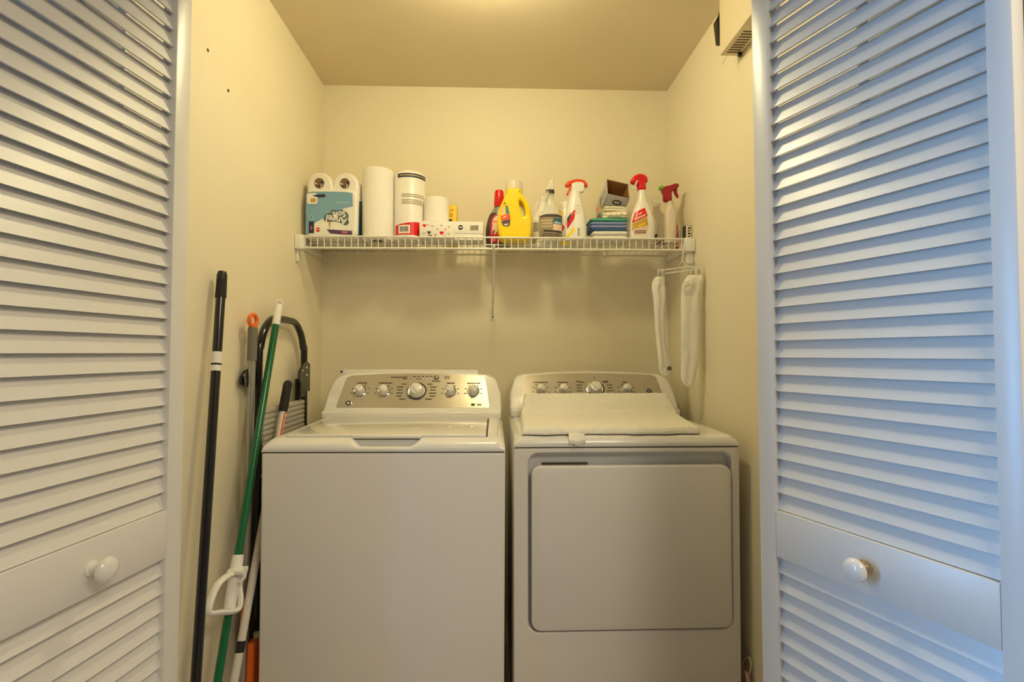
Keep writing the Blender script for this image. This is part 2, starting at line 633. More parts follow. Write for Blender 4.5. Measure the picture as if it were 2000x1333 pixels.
# ------------------------------------------------------------------ shelf goods: helpers
class Body:
    """a bottle body by stacked super-ellipse sections (z, rx, ry, n)"""

    def __init__(s, secs, k=4, seg=36):
        s.secs = crom([tuple(map(float, q)) for q in secs], k, closed=False)
        s.seg = seg

    def mesh(s, mname, mb=None, caps=True):
        mb = mb or MB()
        rings = []
        for z, rx, ry, n in s.secs:
            rg = []
            for j in range(s.seg):
                t = 2 * pi * j / s.seg
                c, q = cos(t), sin(t)
                rg.append(Vector((rx * math.copysign(abs(c) ** (2 / n), c), ry * math.copysign(abs(q) ** (2 / n), q), z)))
            rings.append(rg)
        return mb.loft(rings, mname, caps=caps)

    def at(s, z):
        for a, b in zip(s.secs, s.secs[1:]):
            if a[0] <= z <= b[0]:
                t = (z - a[0]) / max(b[0] - a[0], 1e-9)
                return [a[i] + (b[i] - a[i]) * t for i in range(1, 4)]
        return s.secs[-1][1:] if z > s.secs[-1][0] else s.secs[0][1:]

    def front(s, eps):
        def mp(u, v):
            rx, ry, n = s.at(v)
            q = min(abs(u / rx), .985)
            return Vector((max(-rx * .985, min(rx * .985, u)), -ry * (1 - q ** n) ** (1 / n) - eps, v))
        return mp


def densify(poly, step=.006):
    out = []
    for a, b in zip(poly, poly[1:] + poly[:1]):
        L = sqrt((a[0] - b[0]) ** 2 + (a[1] - b[1]) ** 2)
        k = max(1, int(L / step))
        out += [(a[0] + (b[0] - a[0]) * i / k, a[1] + (b[1] - a[1]) * i / k) for i in range(k)]
    return out


def patch(mb, poly, mp, mname, step=.005):
    """a printed area that follows a curved surface: outline cut into strips along u"""
    us = [p[0] for p in poly]
    u0, u1 = min(us), max(us)
    n = max(2, int((u1 - u0) / step))
    cols = []
    for i in range(n + 1):
        u = u0 + (u1 - u0) * (i + (1e-4 if i == 0 else -1e-4 if i == n else 0)) / n
        hits = []
        for a, b in zip(poly, poly[1:] + poly[:1]):
            if (a[0] - u) * (b[0] - u) < 0:
                hits.append(a[1] + (b[1] - a[1]) * (u - a[0]) / (b[0] - a[0]))
        if len(hits) >= 2:
            cols.append((u, min(hits), max(hits)))
    nv = max(1, int(max(c[2] - c[1] for c in cols) / .008))
    verts, faces = [], []
    for u, a, b in cols:
        for j in range(nv + 1):
            verts.append(mp(u, a + (b - a) * j / nv))
    for i in range(len(cols) - 1):
        for j in range(nv):
            k = i * (nv + 1) + j
            faces.append([k, k + nv + 1, k + nv + 2, k + 1])
    return mb.add(verts, faces, mname)


def face_map(y):
    return lambda u, v: Vector((u, y, v))


def cyl_map(r, eps):
    return lambda u, v: Vector(((r + eps) * sin(u / r), -(r + eps) * cos(u / r), v))


def scribble(mb, mp, x0, x1, z0, z1, rows, mname, dens=.72):
    """unreadable small print: rows of short dashes"""
    rnd = random.Random(int(abs(x0 * 1e4) + abs(z0 * 1e4)))
    rh = (z1 - z0) / rows
    for r in range(rows):
        zc = z1 - rh * (r + .5)
        x = x0
        while x < x1:
            w = rnd.uniform(.0018, .0052)
            xe = min(x + w, x1)
            patch(mb, [(x, zc - rh * .3), (xe, zc - rh * .3), (xe, zc + rh * .3), (x, zc + rh * .3)], mp, mname, .004)
            x = xe + rnd.uniform(.0006, .0014) / dens
    return mb


def barcode(mb, mp, x0, x1, z0, z1, mname='print_black'):
    rnd = random.Random(3)
    x = x0
    while x < x1:
        w = rnd.choice((.0009, .0014, .002, .0028))
        patch(mb, [(x, z0), (min(x + w, x1), z0), (min(x + w, x1), z1), (x, z1)], mp, mname, .003)
        x += w + rnd.choice((.0009, .0014, .002))


def shelf_x(px, y):
    return at(px, 470, y).x


def place(px, y):
    return (shelf_x(px, y), y, ZS)


# --- 1 bathroom tissue pack, upside down, blue label
def tissue_pack():
    y = 2.075
    t = thing('toilet_paper_pack', place(647, 2.005), 'plastic-wrapped toilet paper pack with an upside-down blue and white label at the shelf end', 'toilet paper pack')
    W, H, D = .100, .262, .20
    top = []
    r = .050
    for cx in (.050, -.050):
        for i in range(13):
            a = radians(0 + 180 * i / 12)
            top.append((cx + r * cos(a), H - r + r * sin(a)))
    sil = [(-.100, .006), (-.094, 0), (.094, 0), (.100, .006)] + top
    mb = MB()
    M = Matrix.Translation((0, .012 + .09, 0))
    mb.prism([sil], .09, .010, 'film_white', M)
    # lower front block bulging towards the viewer, rounded upper corners
    M2 = Matrix.Translation((0, .012 + .03, 0))
    mb.prism([rrect(-.101, .101, .001, .189, .022)], .042, .012, 'film_white', M2)
    mb.build('film_wrap', t)
    for cx in (-.052, .047):
        c = MB()
        fm = face_map(.0115)
        c.flat(ell(cx, .217, .0195, .021), fm, 'core_brown')
        rnd = random.Random(5)
        for k in range(9):
            a = rnd.uniform(0, 6.28)
            c.flat([(cx + .019 * cos(a), .217 + .02 * sin(a)), (cx + .006 * cos(a + 1), .217 + .006 * sin(a + 1)),
                    (cx + .015 * cos(a + .5), .217 + .015 * sin(a + .5))], face_map(.0108), 'film_white' if k % 3 else 'print_black')
        c.build('roll_core', t)
    lb = MB()

    def P(px, py):
        return ((px - 647) * .00201, (465.5 - py) * .00201)
    f0, f1, f2, f3 = face_map(-.0006), face_map(-.0010), face_map(-.0014), face_map(-.0018)
    lb.flat([P(598, 381), P(601, 377.5), P(610, 376), P(640, 375.5), P(675, 376), P(687, 378), P(688, 404), P(672, 408), P(660, 413), P(640, 423), P(615, 437), P(606, 440), P(604, 460), P(598, 460)], f0, 'label_blue')
    lb.flat(rrect(*P(600, 0)[:1], *P(620, 0)[:1], P(0, 400)[1], P(0, 379)[1], .008), f1, 'card_white')
    lb.flat(rrect(P(607, 0)[0], P(617, 0)[0], P(0, 397)[1], P(0, 389)[1], .004), f2, 'gold')
    lb.flat([P(610, 384), P(620, 381.5), P(634, 381), P(636, 384), P(633, 387), P(620, 387)], f2, 'navy')
    lb.flat([P(604, 434), P(614, 434), P(614, 457), P(604, 457)], f1, 'navy')
    lb.text('6', .022, f2, 'pink', *P(609, 447), rot=pi)
    lb.flat(ell(*P(609, 426), .0085, .0085), f1, 'label_blue_pale')
    lb.flat(ell(*P(609, 426), .004, .004), f2, 'teal')
    lb.flat(ell(*P(621.5, 450), .0085, .0085), f1, 'red')
    lb.flat([P(617.5, 449), P(625.5, 448.6), P(625.5, 450.4), P(617.5, 451)], f2, 'peach')
    lb.flat([P(638, 449), P(660, 450.5), P(687, 452), P(687, 459.5), P(662, 458.5), P(645, 457)], f1, 'purple')
    lb.flat([P(667, 453), P(678, 453.5), P(678, 456.5), P(667, 456)], f2, 'pink')
    # printed blue-grey cloud shape behind the name, name printed upside down
    cloud = [P(632, 430), P(634, 422), P(640, 418), P(645, 416), P(648, 411), P(660, 412), P(668, 411), P(675, 414), P(680, 422), P(679, 430), P(681, 436), P(676, 441), P(670, 440), P(664, 436), P(655, 434), P(645, 434), P(637, 434)]
    lb.flat(crom(cloud, 3), f1, 'label_cloud_gray')
    lb.text('Soft', .034, f2, 'film_white', *P(662, 419.5), rot=pi + .10, sx=.95, bold=.0008)
    lb.text('Angel', .036, f3, 'film_white', *P(656.5, 430), rot=pi - .18, sx=.98, bold=.0008)
    scribble(lb, f1, P(655, 0)[0], P(682, 0)[0], P(0, 399)[1], P(0, 394.5)[1], 1, 'label_blue_pale')
    lb.flat([P(641, 434.5), P(646, 434.5), P(644.2, 447), P(643.2, 447)], f1, 'gold')
    lb.build('label', t)
    # printed side of the wrapping
    sd = MB()
    sm = lambda u, v: Vector((.1016, u, v))
    sd.flat([(.010, .006), (.080, .004), (.17, .004), (.17, .215), (.10, .20), (.06, .16), (.02, .15)], sm, 'teal_dark')
    sd.build('side_print', t)


tissue_pack()


# --- rolls
def roll(mb, r, h, rc, mname='paper_white'):
    e = .0035
    pr = [(rc, 0), (r - e, 0), (r, e), (r, h - e), (r - e, h), (rc, h), (rc, 0)]
    mb.lathe(pr, mname, seg=48, caps=False)


def core(r, h):
    return MB().lathe([(r, .0005), (r, h - .0005), (r - .0015, h - .0005), (r - .0015, .0005), (r, .0005)], 'core_brown', seg=28, caps=False)


t = thing('paper_towel_roll', place(738, 2.06), 'plain white unwrapped paper towel roll standing beside the blue tissue pack', 'paper towel')
mb = MB()
roll(mb, .0620, .281, .021)
mb.build('paper', t)
core(.0212, .281).build('cardboard_core', t)

t = thing('wrapped_paper_towel', place(800, 2.08), 'paper towel roll in printed wrapper with a dark top band and red barcode patch', 'paper towel')
mb = MB()
R = .0632
mb.lathe([(.001, 0), (R - .006, 0), (R, .005), (R, .262), (R - .008, .275), (R - .03, .281), (.02, .277), (.001, .276)], 'film_white', seg=48, caps=False)
mb.build('wrapper', t)
c1, c2, c3 = cyl_map(R, .0006), cyl_map(R, .0011), cyl_map(R, .0016)
lb = MB()


def PT(px, py):
    x = (px - 799.5) * .00208
    return (R * math.asin(max(-.999, min(.999, x / R))), (461 - py) * .00208)


patch(lb, densify([(-.66 * R, .246), (1.45 * R, .246), (1.45 * R, .262), (-.66 * R, .262)]), c1, 'navy')
scribble(lb, c2, -.5 * R, 1.36 * R, .2505, .2575, 1, 'print_beige', .9)
lb.build('top_band', t)
lb = MB()
scribble(lb, c1, PT(789, 0)[0], PT(828, 0)[0], .166, .182, 2, 'print_gray', 3)
scribble(lb, c1, PT(789, 0)[0], PT(826, 0)[0], .138, .160, 3, 'print_gray', 3)
lb.build('text_block', t)
lb = MB()
patch(lb, densify([PT(776, 452), PT(776, 434), PT(812, 428), PT(826, 427), PT(826, 454), PT(815, 453)]), c1, 'red')
patch(lb, densify([PT(783, 450), PT(783, 434.5), PT(805, 434), PT(805, 450)]), c2, 'card_white')
barcode(lb, c3, PT(786, 0)[0], PT(802, 0)[0], PT(0, 447)[1], PT(0, 437)[1])
lb.build('red_patch', t)

# --- tissue box with hearts, and the toilet roll on it
by = 2.05
bx = shelf_x(853, by - .055)
t = thing('tissue_box', (bx, by, ZS), 'low white tissue box printed with small red and grey hearts, toilet roll on top', 'tissue box')
mb = MB()
mb.box((-.067, -.055, 0), (.067, .055, .066), 'card_white', .0015)
mb.build('carton', t)
lb = MB()
fm = face_map(-.0556)


def heart(cx, cz, s):
    return [(cx + s * .0625 * 16 * sin(a) ** 3, cz + s * .0625 * (13 * cos(a) - 5 * cos(2 * a) - 2 * cos(3 * a) - cos(4 * a)))
            for a in [2 * pi * i / 22 for i in range(22)]]


for hx, hz, s, m_ in ((-.048, .048, .0075, 'red'), (.019, .020, .0085, 'red'), (-.030, .021, .0075, 'print_dark'), (-.026, .008, .0075, 'grip_gray'),
                      (-.018, .046, .005, 'print_beige'), (.018, .049, .005, 'print_beige'), (.047, .044, .005, 'print_beige'), (.003, .034, .005, 'print_beige'),
                      (-.050, .018, .005, 'print_beige'), (.046, .016, .005, 'print_beige'), (-.005, .012, .005, 'pink'), (.034, .034, .004, 'pink'),
                      (-.034, .050, .004, 'print_beige'), (.030, .008, .004, 'print_gray')):
    lb.flat(heart(hx, hz, s), fm, m_)
lb.build('heart_print', t)
rx = shelf_x(852.5, by)
t = thing('toilet_paper_roll', (rx, by, ZS + .0665), 'single white toilet paper roll standing on the heart-printed tissue box', 'toilet paper')
mb = MB()
roll(mb, .0495, .100, .020)
mb.build('paper', t)
core(.0202, .100).build('cardboard_core', t)

# --- yellow carton behind
t = thing('yellow_carton', place(885, 2.165), 'narrow yellow carton with black lettering behind the white toilet roll', 'box')
MB().box((-.017, -.03, 0), (.017, .03, .170), 'yellow_card', .001).build('carton', t)
lb = MB()
fm = face_map(-.0306)
lb.text('L', .020, fm, 'print_black', -.004, .150, rot=pi / 2)
lb.text('O', .020, fm, 'print_black', -.006, .128, rot=pi / 2)
lb.flat([(-.016, .096), (-.002, .096), (-.002, .110), (-.016, .110)], fm, 'print_black')
lb.build('lettering', t)

# --- white carton with round logo
t = thing('white_carton', place(916, 2.075), 'low white carton with a round black emblem and grey barcode left of the red-capped bottle', 'box')
mb = MB()
mb.box((-.0575, -.05, 0), (.0575, .05, .0235), 'card_white', .001)
mb.box((-.0585, -.051, .0245), (.0585, .051, .0725), 'card_white', .001)
mb.build('carton', t)
lb = MB()
fm, fm2 = face_map(-.0516), face_map(-.0520)
lb.flat(ell(-.031, .049, .0098, .0098), fm, 'print_black')
lb.flat([(-.038, .0475), (-.024, .0475), (-.024, .0515), (-.038, .0515)], fm2, 'card_white')
lb.build('emblem', t)
lb = MB()
lb.flat([(.006, .037), (.040, .038), (.040, .059), (.008, .058)], fm, 'print_gray')
barcode(lb, fm2, .009, .038, .040, .056, 'grip_gray')
lb.build('barcode', t)

# --- red-capped cleaner bottle
y = 2.145
t = thing('cleaner_bottle', place(975, y), 'dark plum cleaner bottle with a tall red cap behind the yellow jug', 'bottle')
k = y / 1000.0


def hz(py):
    return at(975, py, y).z - ZS


b = Body([(0, .050, .032, 2.6), (.004, .056, .036, 2.6), (.05, .058, .037, 2.6), (.085, .055, .036, 2.5), (.125, .044, .031, 2.3), (.150, .029, .026, 2), (.165, .0215, .0215, 2), (.172, .0205, .0205, 2)])
b.mesh('bottle_plum').build('body', t)
MB().lathe([(.0215, .165), (.0225, .168), (.0205, .205), (.0195, .228), (.0165, .235), (.001, .236)], 'red', seg=24).build('cap', t)
nb = MB()
patch(nb, densify([(-.040, .135), (.040, .135), (.034, .160), (-.026, .160)]), b.front(.0006), 'bottle_gray')
nb.build('neck_band', t)
lb = MB()
f1, f2, f3 = b.front(.0006), b.front(.0011), b.front(.0016)
patch(lb, densify([(-.040, .008), (.035, .008), (.035, .128), (-.020, .126), (-.034, .112), (-.040, .08)]), f1, 'crimson')
patch(lb, densify([(-.034, .045), (-.01, .040), (.03, .05), (.03, .124), (-.014, .120), (-.026, .108), (-.033, .080)]), f2, 'peach')
patch(lb, densify([(-.030, .100), (-.006, .096), (.02, .100), (.02, .090), (-.006, .090), (-.026, .094)]), f3, 'orange_red')
for q in range(5):
    patch(lb, densify([(-.034 + .006 * q, .060 - .003 * q), (-.022 + .006 * q, .062 - .003 * q), (-.024 + .006 * q, .040), (-.036 + .006 * q, .042)]), f3, ('pink', 'crimson', 'peach', 'red', 'pink')[q])
patch(lb, ell(-.024, .020, .010, .008), f3, 'pink')
lb.build('label', t)

# --- yellow detergent jug
y = 2.060
t = thing('detergent_jug', place(1004, y), 'bright yellow laundry detergent jug with a see-through cap and side handle', 'jug')
s_ = y / 1000.0


def J(px, py):
    return ((px - 1004) * s_, (476.5 - py) * s_)


outer = [J(977, 473), J(974, 466), J(971.5, 452), J(971, 438), J(973.5, 422), J(978, 408), J(983, 397), J(986.5, 389), J(988, 383), J(989, 377), J(1016, 377),
         J(1017, 384), J(1022, 391), J(1029, 401), J(1034.5, 414), J(1037, 430), J(1037, 450), J(1036.5, 464), J(1034, 472), J(1029, 476), J(1018, 476.5), J(1004, 476.5), J(990, 476.5), J(983, 476)]
hole = [J(1013.5, 401), J(1018, 403), J(1022.5, 410), J(1025, 420), J(1024.5, 428), J(1021.5, 430), J(1018, 423), J(1014.5, 412)]
jb = MB()
jb.prism([crom(outer, 4), crom(hole, 4)], .046, .0105, 'yellow', Matrix.Translation((0, 0, 0)))
jb.build('body', t, angle=60)
MB().lathe([(.029, .198), (.0295, .206), (.022, .2075), (.022, .2225), (.001, .2235)], 'yellow', seg=30).build('neck', t)
MB().lathe([(.0345, .190), (.035, .196), (.0345, .236), (.031, .2445), (.001, .2455)], 'plastic_frost', seg=36).build('cap', t)
# pocket in front of the handle
gp = MB()
gv = lambda e: (lambda u, v: Vector((u, -.0462 - e, v)))
lbp = [J(972, 431), J(975, 418), J(980, 408), J(984, 404), J(989, 410), J(992, 425), J(993.5, 438), J(993, 448), J(988, 452), J(980, 452), J(975, 447)]
lb = MB()
f0, f1, f2 = gv(.0004), gv(.0008), gv(.0012)
lbp = [(a + .006, b_) for a, b_ in lbp]
lb.flat(crom(lbp, 3), f0, 'yellow_card')
sh2 = lambda a: (a[0] + .006, a[1])
lb.flat([sh2(q) for q in (J(984, 410), J(988, 412), J(991, 424), J(992, 427), J(985, 427))], f1, 'teal')
lb.flat([sh2(q) for q in (J(977, 420), J(982, 414), J(984, 426), J(978, 430))], f1, 'peach')
lb.flat([sh2(q) for q in (J(974.5, 432), J(983, 428), J(992.5, 428), J(993, 436), J(976, 440))], f1, 'orange_red')
lb.flat([sh2(q) for q in (J(979, 433), J(986, 430), J(986, 433), J(979, 436))], f2, 'peach')
lb.flat([sh2(q) for q in (J(976, 441), J(993, 437), J(992.5, 444), J(977, 446))], f1, 'purple')
lb.flat([sh2(q) for q in (J(977, 446.5), J(992.5, 444.5), J(990, 451), J(981, 451))], f1, 'navy')
lb.flat([sh2(q) for q in (J(980, 447.5), J(989, 446), J(988, 449), J(982, 449.5))], f2, 'card_white')
lb.flat([sh2(q) for q in (J(979, 407), J(984, 404.5), J(982, 409))], f1, 'print_black')
lb.build('label', t)

# --- white jug with a handle behind
y = 2.17
t = thing('white_jug', place(1061, y), 'white jug with a loop handle and grey small print behind the clear spray bottle', 'jug')
s_ = y / 1000.0
b = Body([(0, .046, .036, 3.2), (.004, .052, .04, 3.2), (.105, .052, .04, 3.2), (.125, .046, .036, 2.6), (.165, .026, .026, 2.2), (.19, .018, .018, 2), (.205, .016, .016, 2)])
b.mesh('plastic_white').build('body', t)
MB().tube([(-.030, 0, .122), (-.034, 0, .140), (-.032, 0, .170), (-.024, 0, .190), (-.012, 0, .196)], .008, 'plastic_white', 10).build('handle', t)
MB().lathe([(.0185, .197), (.0185, .214), (.016, .217), (.001, .2175)], 'plastic_white', seg=24).build('cap', t)
lb = MB()
patch(lb, densify([(-.049, .012), (-.006, .012), (-.006, .108), (-.049, .108)]), b.front(.0006), 'label_cream')
scribble(lb, b.front(.0011), -.045, -.024, .060, .100, 5, 'print_dark', 1.2)
patch(lb, densify([(-.047, .014), (-.030, .014), (-.030, .032), (-.047, .030)]), b.front(.0011), 'print_gray')
lb.build('label', t)


# --- clear spray bottle
def trigger_side(mb, pts, cx, cy, s, thick, mname, bevel=.004, z0=0.0, smooth=3, x0=0.0):
    ol = [((p[0] - cx) * s + x0, (cy - p[1]) * s + z0) for p in pts]
    mb.prism([ol], thick, bevel, mname, Matrix.Identity(4), smooth)
    return mb


y = 2.035
t = thing('clear_spray_bottle', place(1075, y), 'clear spray bottle with a grey-brown label and clear trigger beside the yellow jug', 'spray bottle')
s_ = y / 1000.0
b = Body([(0, .043, .033, 2.6), (.004, .047, .036, 2.6), (.09, .0475, .036, 2.6), (.106, .044, .034, 2.4), (.130, .026, .024, 2.2), (.170, .0165, .0165, 2), (.196, .0145, .0145, 2)])
b.mesh('plastic_clear').build('body', t)
lb = MB()
f1, f2, f3 = b.front(.0006), b.front(.0011), b.front(.0016)
patch(lb, densify([(-.0465, .008), (.0465, .008), (.0465, .094), (.020, .099), (-.020, .099), (-.0465, .094)]), f1, 'label_clear_gray')
patch(lb, densify([(-.0465, .088), (.0465, .088), (.0465, .094), (.02, .099), (-.02, .099), (-.0465, .094)]), f2, 'print_dark')
patch(lb, densify([(.008, .061), (.042, .061), (.042, .083), (.008, .085)]), f2, 'teal_dark')
patch(lb, densify([(.010, .062), (.020, .075), (.030, .062)]), f3, 'label_blue_pale')
patch(lb, densify([(.024, .062), (.033, .072), (.041, .062)]), f3, 'label_blue_pale')
patch(lb, densify([(.007, .036), (.042, .034), (.042, .058), (.007, .060)]), f2, 'peach')
patch(lb, densify([(-.030, .030), (.040, .026), (.040, .032), (-.030, .037)]), f2, 'print_black')
scribble(lb, f2, -.036, .034, .010, .024, 2, 'print_dark', 1.0)
scribble(lb, f2, -.040, .002, .045, .080, 3, 'print_beige', 1.4)
lb.build('label', t)
MB().lathe([(.0155, .190), (.0165, .192), (.0165, .203), (.015, .205)], 'print_dark', seg=24).build('collar', t)
hd = MB()
trigger_side(hd, [(1066, 362), (1069, 352), (1073, 344), (1078, 340), (1082, 340), (1081.5, 352), (1082, 362)], 1075, 462, s_, .010, 'plastic_frost', .004)
hd.build('trigger_head', t)
MB().tube([(-.010, -.011, .196), (-.015, -.018, .178), (-.026, -.020, .160)], .004, 'plastic_frost', 8).build('trigger_lever', t)

# --- white can behind
t = thing('aerosol_can', place(1105, 2.16), 'slim white can with a yellow sticker behind the orange-triggered bottle', 'can')
mb = MB()
mb.lathe([(.001, 0), (.030, 0), (.0315, .003), (.0315, .158), (.028, .166)], 'plastic_white', seg=32)
mb.build('body', t)
MB().lathe([(.0275, .164), (.0275, .184), (.024, .192), (.001, .194)], 'plastic_white', seg=28).build('cap', t)
lb = MB()
c1, c2 = cyl_map(.0315, .0006), cyl_map(.0315, .001)
patch(lb, ell(-.034, .134, .018, .021), c1, 'yellow')
patch(lb, densify([(-.046, .120), (-.030, .126), (-.030, .138), (-.046, .132)]), c2, 'orange')
lb.build('sticker', t)
lb = MB()
patch(lb, densify([(-.030, .060), (-.016, .062), (-.008, .080), (-.020, .096), (-.030, .086)]), c1, 'red')
patch(lb, densify([(-.03, .004), (.02, .004), (.0, .050), (-.02, .040)]), c1, 'yellow')
lb.build('label', t)

# --- white spray bottle, orange trigger
y = 2.025
t = thing('orange_trigger_bottle', place(1124, y), 'white spray bottle with an orange trigger and red and yellow diagonal stripes', 'spray bottle')
s_ = y / 1000.0
b = Body([(0, .040, .026, 2.8), (.004, .043, .029, 2.8), (.06, .042, .029, 2.8), (.11, .036, .028, 2.6), (.15, .028, .024, 2.3), (.175, .023, .021, 2), (.196, .0215, .020, 2)])
b.mesh('plastic_white').build('body', t)
lb = MB()
f1, f2 = b.front(.0006), b.front(.0011)
patch(lb, densify([(-.040, .060), (-.010, .118), (-.004, .112), (-.006, .085), (-.036, .040)]), f1, 'red')
patch(lb, densify([(-.036, .085), (-.020, .108), (-.022, .088), (-.036, .062)]), f2, 'print_dark')
patch(lb, densify([(-.040, .010), (-.010, .052), (-.008, .062), (-.006, .036), (-.034, .004)]), f1, 'yellow')
scribble(lb, f1, -.008, .016, .096, .140, 3, 'label_cream', 1)
patch(lb, densify([(.004, .048), (.013, .048), (.0085, .058)]), f1, 'print_black')
for q in range(4):
    patch(lb, densify([(.004, .014 + q * .008), (.012, .014 + q * .008), (.012, .019 + q * .008), (.004, .019 + q * .008)]), f1, 'grip_gray')
lb.build('label', t)
hd = MB()
trigger_side(hd, [(1117, 365), (1116, 356), (1117, 349), (1128, 345), (1140, 347), (1141, 354), (1139, 366)], 1124, 462, s_, .012, 'plastic_white', .004)
hd.build('spray_head', t)
hd = MB()
trigger_side(hd, [(1103.5, 352), (1107, 347), (1116, 343.5), (1127, 341), (1137, 342), (1144, 346), (1148, 353), (1146, 356.5), (1141, 352), (1135, 348.5), (1124, 348), (1116, 351), (1110, 355.5), (1105, 355)],
             1124, 462, s_, .0125, 'orange_red', .004)
hd.build('top_shroud', t)
hd = MB()
trigger_side(hd, [(1112, 354), (1118, 355), (1117, 358), (1113, 363), (1110, 371), (1107, 372.5), (1106.5, 369), (1110, 360)], 1124, 462, s_, .008, 'orange_red', .003)
hd.build('trigger_lever', t)


# --- folded cloths, gloves and the tipped open carton
def folded(mb, w, d, h, mname, layers=2, rnd=0, curl=0.0):
    """cloth folded on itself: each layer a soft slab, joined by round folds in front"""
    lh = h / layers
    for L in range(layers):
        z0 = L * lh
        sec = []
        for i in range(9):
            a = radians(-90 - 180 * i / 8)
            sec.append((-d / 2 + lh / 2 + lh / 2 * cos(a) * 1.2, z0 + lh / 2 + lh / 2 * .94 * sin(a)))
        sec += [(d / 2, z0 + lh * .97), (d / 2, z0 + lh * .03)]
        rings = []
        nx = 14
        for i in range(nx + 1):
            u = -1 + 2 * i / nx
            e = sqrt(max(0.0, 1 - max(0, abs(u) - .9) ** 2 / .0105))
            ring = []
            for yy, zz in sec:
                q = noise.noise(Vector((u * 2.2 + rnd * 7, yy * 20, L * 1.7 + rnd)))
                ring.append(Vector((u * w / 2, yy + q * .004, z0 + lh / 2 + (zz - z0 - lh / 2) * e + q * .0012 + curl * u * u)))
            rings.append(ring)
        mb.loft(rings, mname)
    return mb


cy_ = 2.055
cx_ = shelf_x(1190, cy_ - .05)
zz = ZS
stack = [('folded_cloth', 'folded white cloth at the bottom of the cloth stack', 'cloth_white', .142, .037, 2, .004),
         ('folded_cloth', 'folded dark blue cloth just above the white cloth at the bottom of the stack', 'cloth_navy', .146, .007, 1, .0),
         ('folded_cloth', 'folded pale blue cloth under the green cloth in the stack', 'cloth_blue', .150, .026, 2, .0),
         ('folded_cloth', 'folded green cloth topmost of the coloured cloths, under the cream gloves', 'cloth_green', .152, .013, 1, .0)]
for i, (nm, lab, m_, w, h, ly, off) in enumerate(stack):
    t = thing(nm, (cx_ + off, cy_, zz), lab, 'cloth', rz=(-.02, .03, -.02, .02)[i], group='cloths folded in a stack on the shelf')
    folded(MB(), w, .10, h, m_, ly, i).build('cloth', t)
    zz += h + .0014
gx = shelf_x(1201, cy_ - .04)
for i, (lab, w, h, dx, yaw) in enumerate((('cream cotton glove folded double, lying on the green cloth', .100, .026, 0.004, -.16), ('cream cotton glove folded on top of the lower glove', .094, .021, -.002, .10))):
    t = thing('cotton_glove', (gx + dx, cy_ - .014, zz), lab, 'glove', rz=yaw, group='cream gloves on the cloth stack')
    folded(MB(), w, .066, h, 'cloth_cream', 2, 11 + i, -.002).build('palm', t)
    fg = MB()
    for q in range(4):
        x0 = -w * .30 + q * w * .2
        fg.tube([(x0, -.020, h * .6), (x0 + .004, -.036, h * .66), (x0 + .008, -.040, h * .45), (x0 + .006, -.030, h * .25)], [.006, .0075, .0075, .005], 'cloth_cream', 8)
    if i == 0:
        fg.build('fingers', t)
    zz += h + .001

# tipped carton: mouth to the viewer, leaning over the stack
bw, bh, bd = .096, .140, .100
t = thing('open_carton', (0, 0, 0), 'open grey-white carton leaning behind the cloth stack, its brown inside showing', 'box')
cb = MB()
th = .0022


def cpan(lo, hi, inner):
    cb.box(lo, hi, 'card_gray', .0004)


# shell in local coords: x width, y depth (front = -), z along the carton, mouth at +z
cb.box((-bw / 2, -bd / 2, 0), (bw / 2, -bd / 2 + th, bh), 'card_gray')
cb.box((-bw / 2, bd / 2 - th, 0), (bw / 2, bd / 2, bh + .004), 'card_gray')
cb.box((-bw / 2, -bd / 2, 0), (-bw / 2 + th, bd / 2, bh), 'card_gray')
cb.box((bw / 2 - th, -bd / 2, 0), (bw / 2, bd / 2, bh), 'card_gray')
cb.box((-bw / 2, -bd / 2, 0), (bw / 2, bd / 2, th), 'card_gray')
cb.build('carton', t)
ci = MB()
i0, i1 = bw / 2 - th - .0004, bd / 2 - th - .0004
for lo, hi in (((-i0, -i1, th), (i0, -i1 + .0006, bh)), ((-i0, i1 - .0006, th), (i0, i1, bh + .003)), ((-i0, -i1, th), (-i0 + .0006, i1, bh)),
               ((i0 - .0006, -i1, th), (i0, i1, bh)), ((-i0, -i1, th), (i0, i1, th + .0006))):
    ci.box(lo, hi, 'card_brown')
ci.build('lining', t)
lb = MB()
fm, fm2 = face_map(-bd / 2 - .0006), face_map(-bd / 2 - .0010)
lb.flat(ell(.004, bh - .030, .020, .0125), fm, 'print_black')
lb.flat(ell(.004, bh - .030, .013, .0070), fm2, 'card_gray')
lb.text('e', .016, face_map(-bd / 2 - .0014), 'print_black', .004, bh - .030)
scribble(lb, fm, -.022, .030, bh - .066, bh - .048, 2, 'print_black', 1.2)
lb.build('front_print', t)
lb = MB()
sm = lambda u, v: Vector((-bw / 2 - .0006, -u, v))
lb.flat(ell(.010, bh - .035, .016, .022), sm, 'grip_gray')
lb.flat(ell(.010, bh - .035, .010, .015), lambda u, v: Vector((-bw / 2 - .001, -u, v)), 'card_gray')
scribble(lb, sm, -.030, .030, bh - .090, bh - .062, 3, 'grip_gray', 1.3)
lb.flat([(-.030, .012), (.030, .012), (.030, .052), (-.030, .052)], sm, 'peach')
lb.flat([(-.015, .016), (.018, .016), (.018, .040), (-.015, .040)], lambda u, v: Vector((-bw / 2 - .001, -u, v)), 'orange')
lb.build('side_print', t)
RC = Matrix.Rotation(radians(4), 3, 'Z') @ Matrix.Rotation(radians(11), 3, 'Y') @ Matrix.Rotation(radians(53), 3, 'X')
t.rotation_euler = RC.to_euler('XYZ')
t.location = at(1207, 370, 2.085) - RC @ Vector((0, 0, bh))

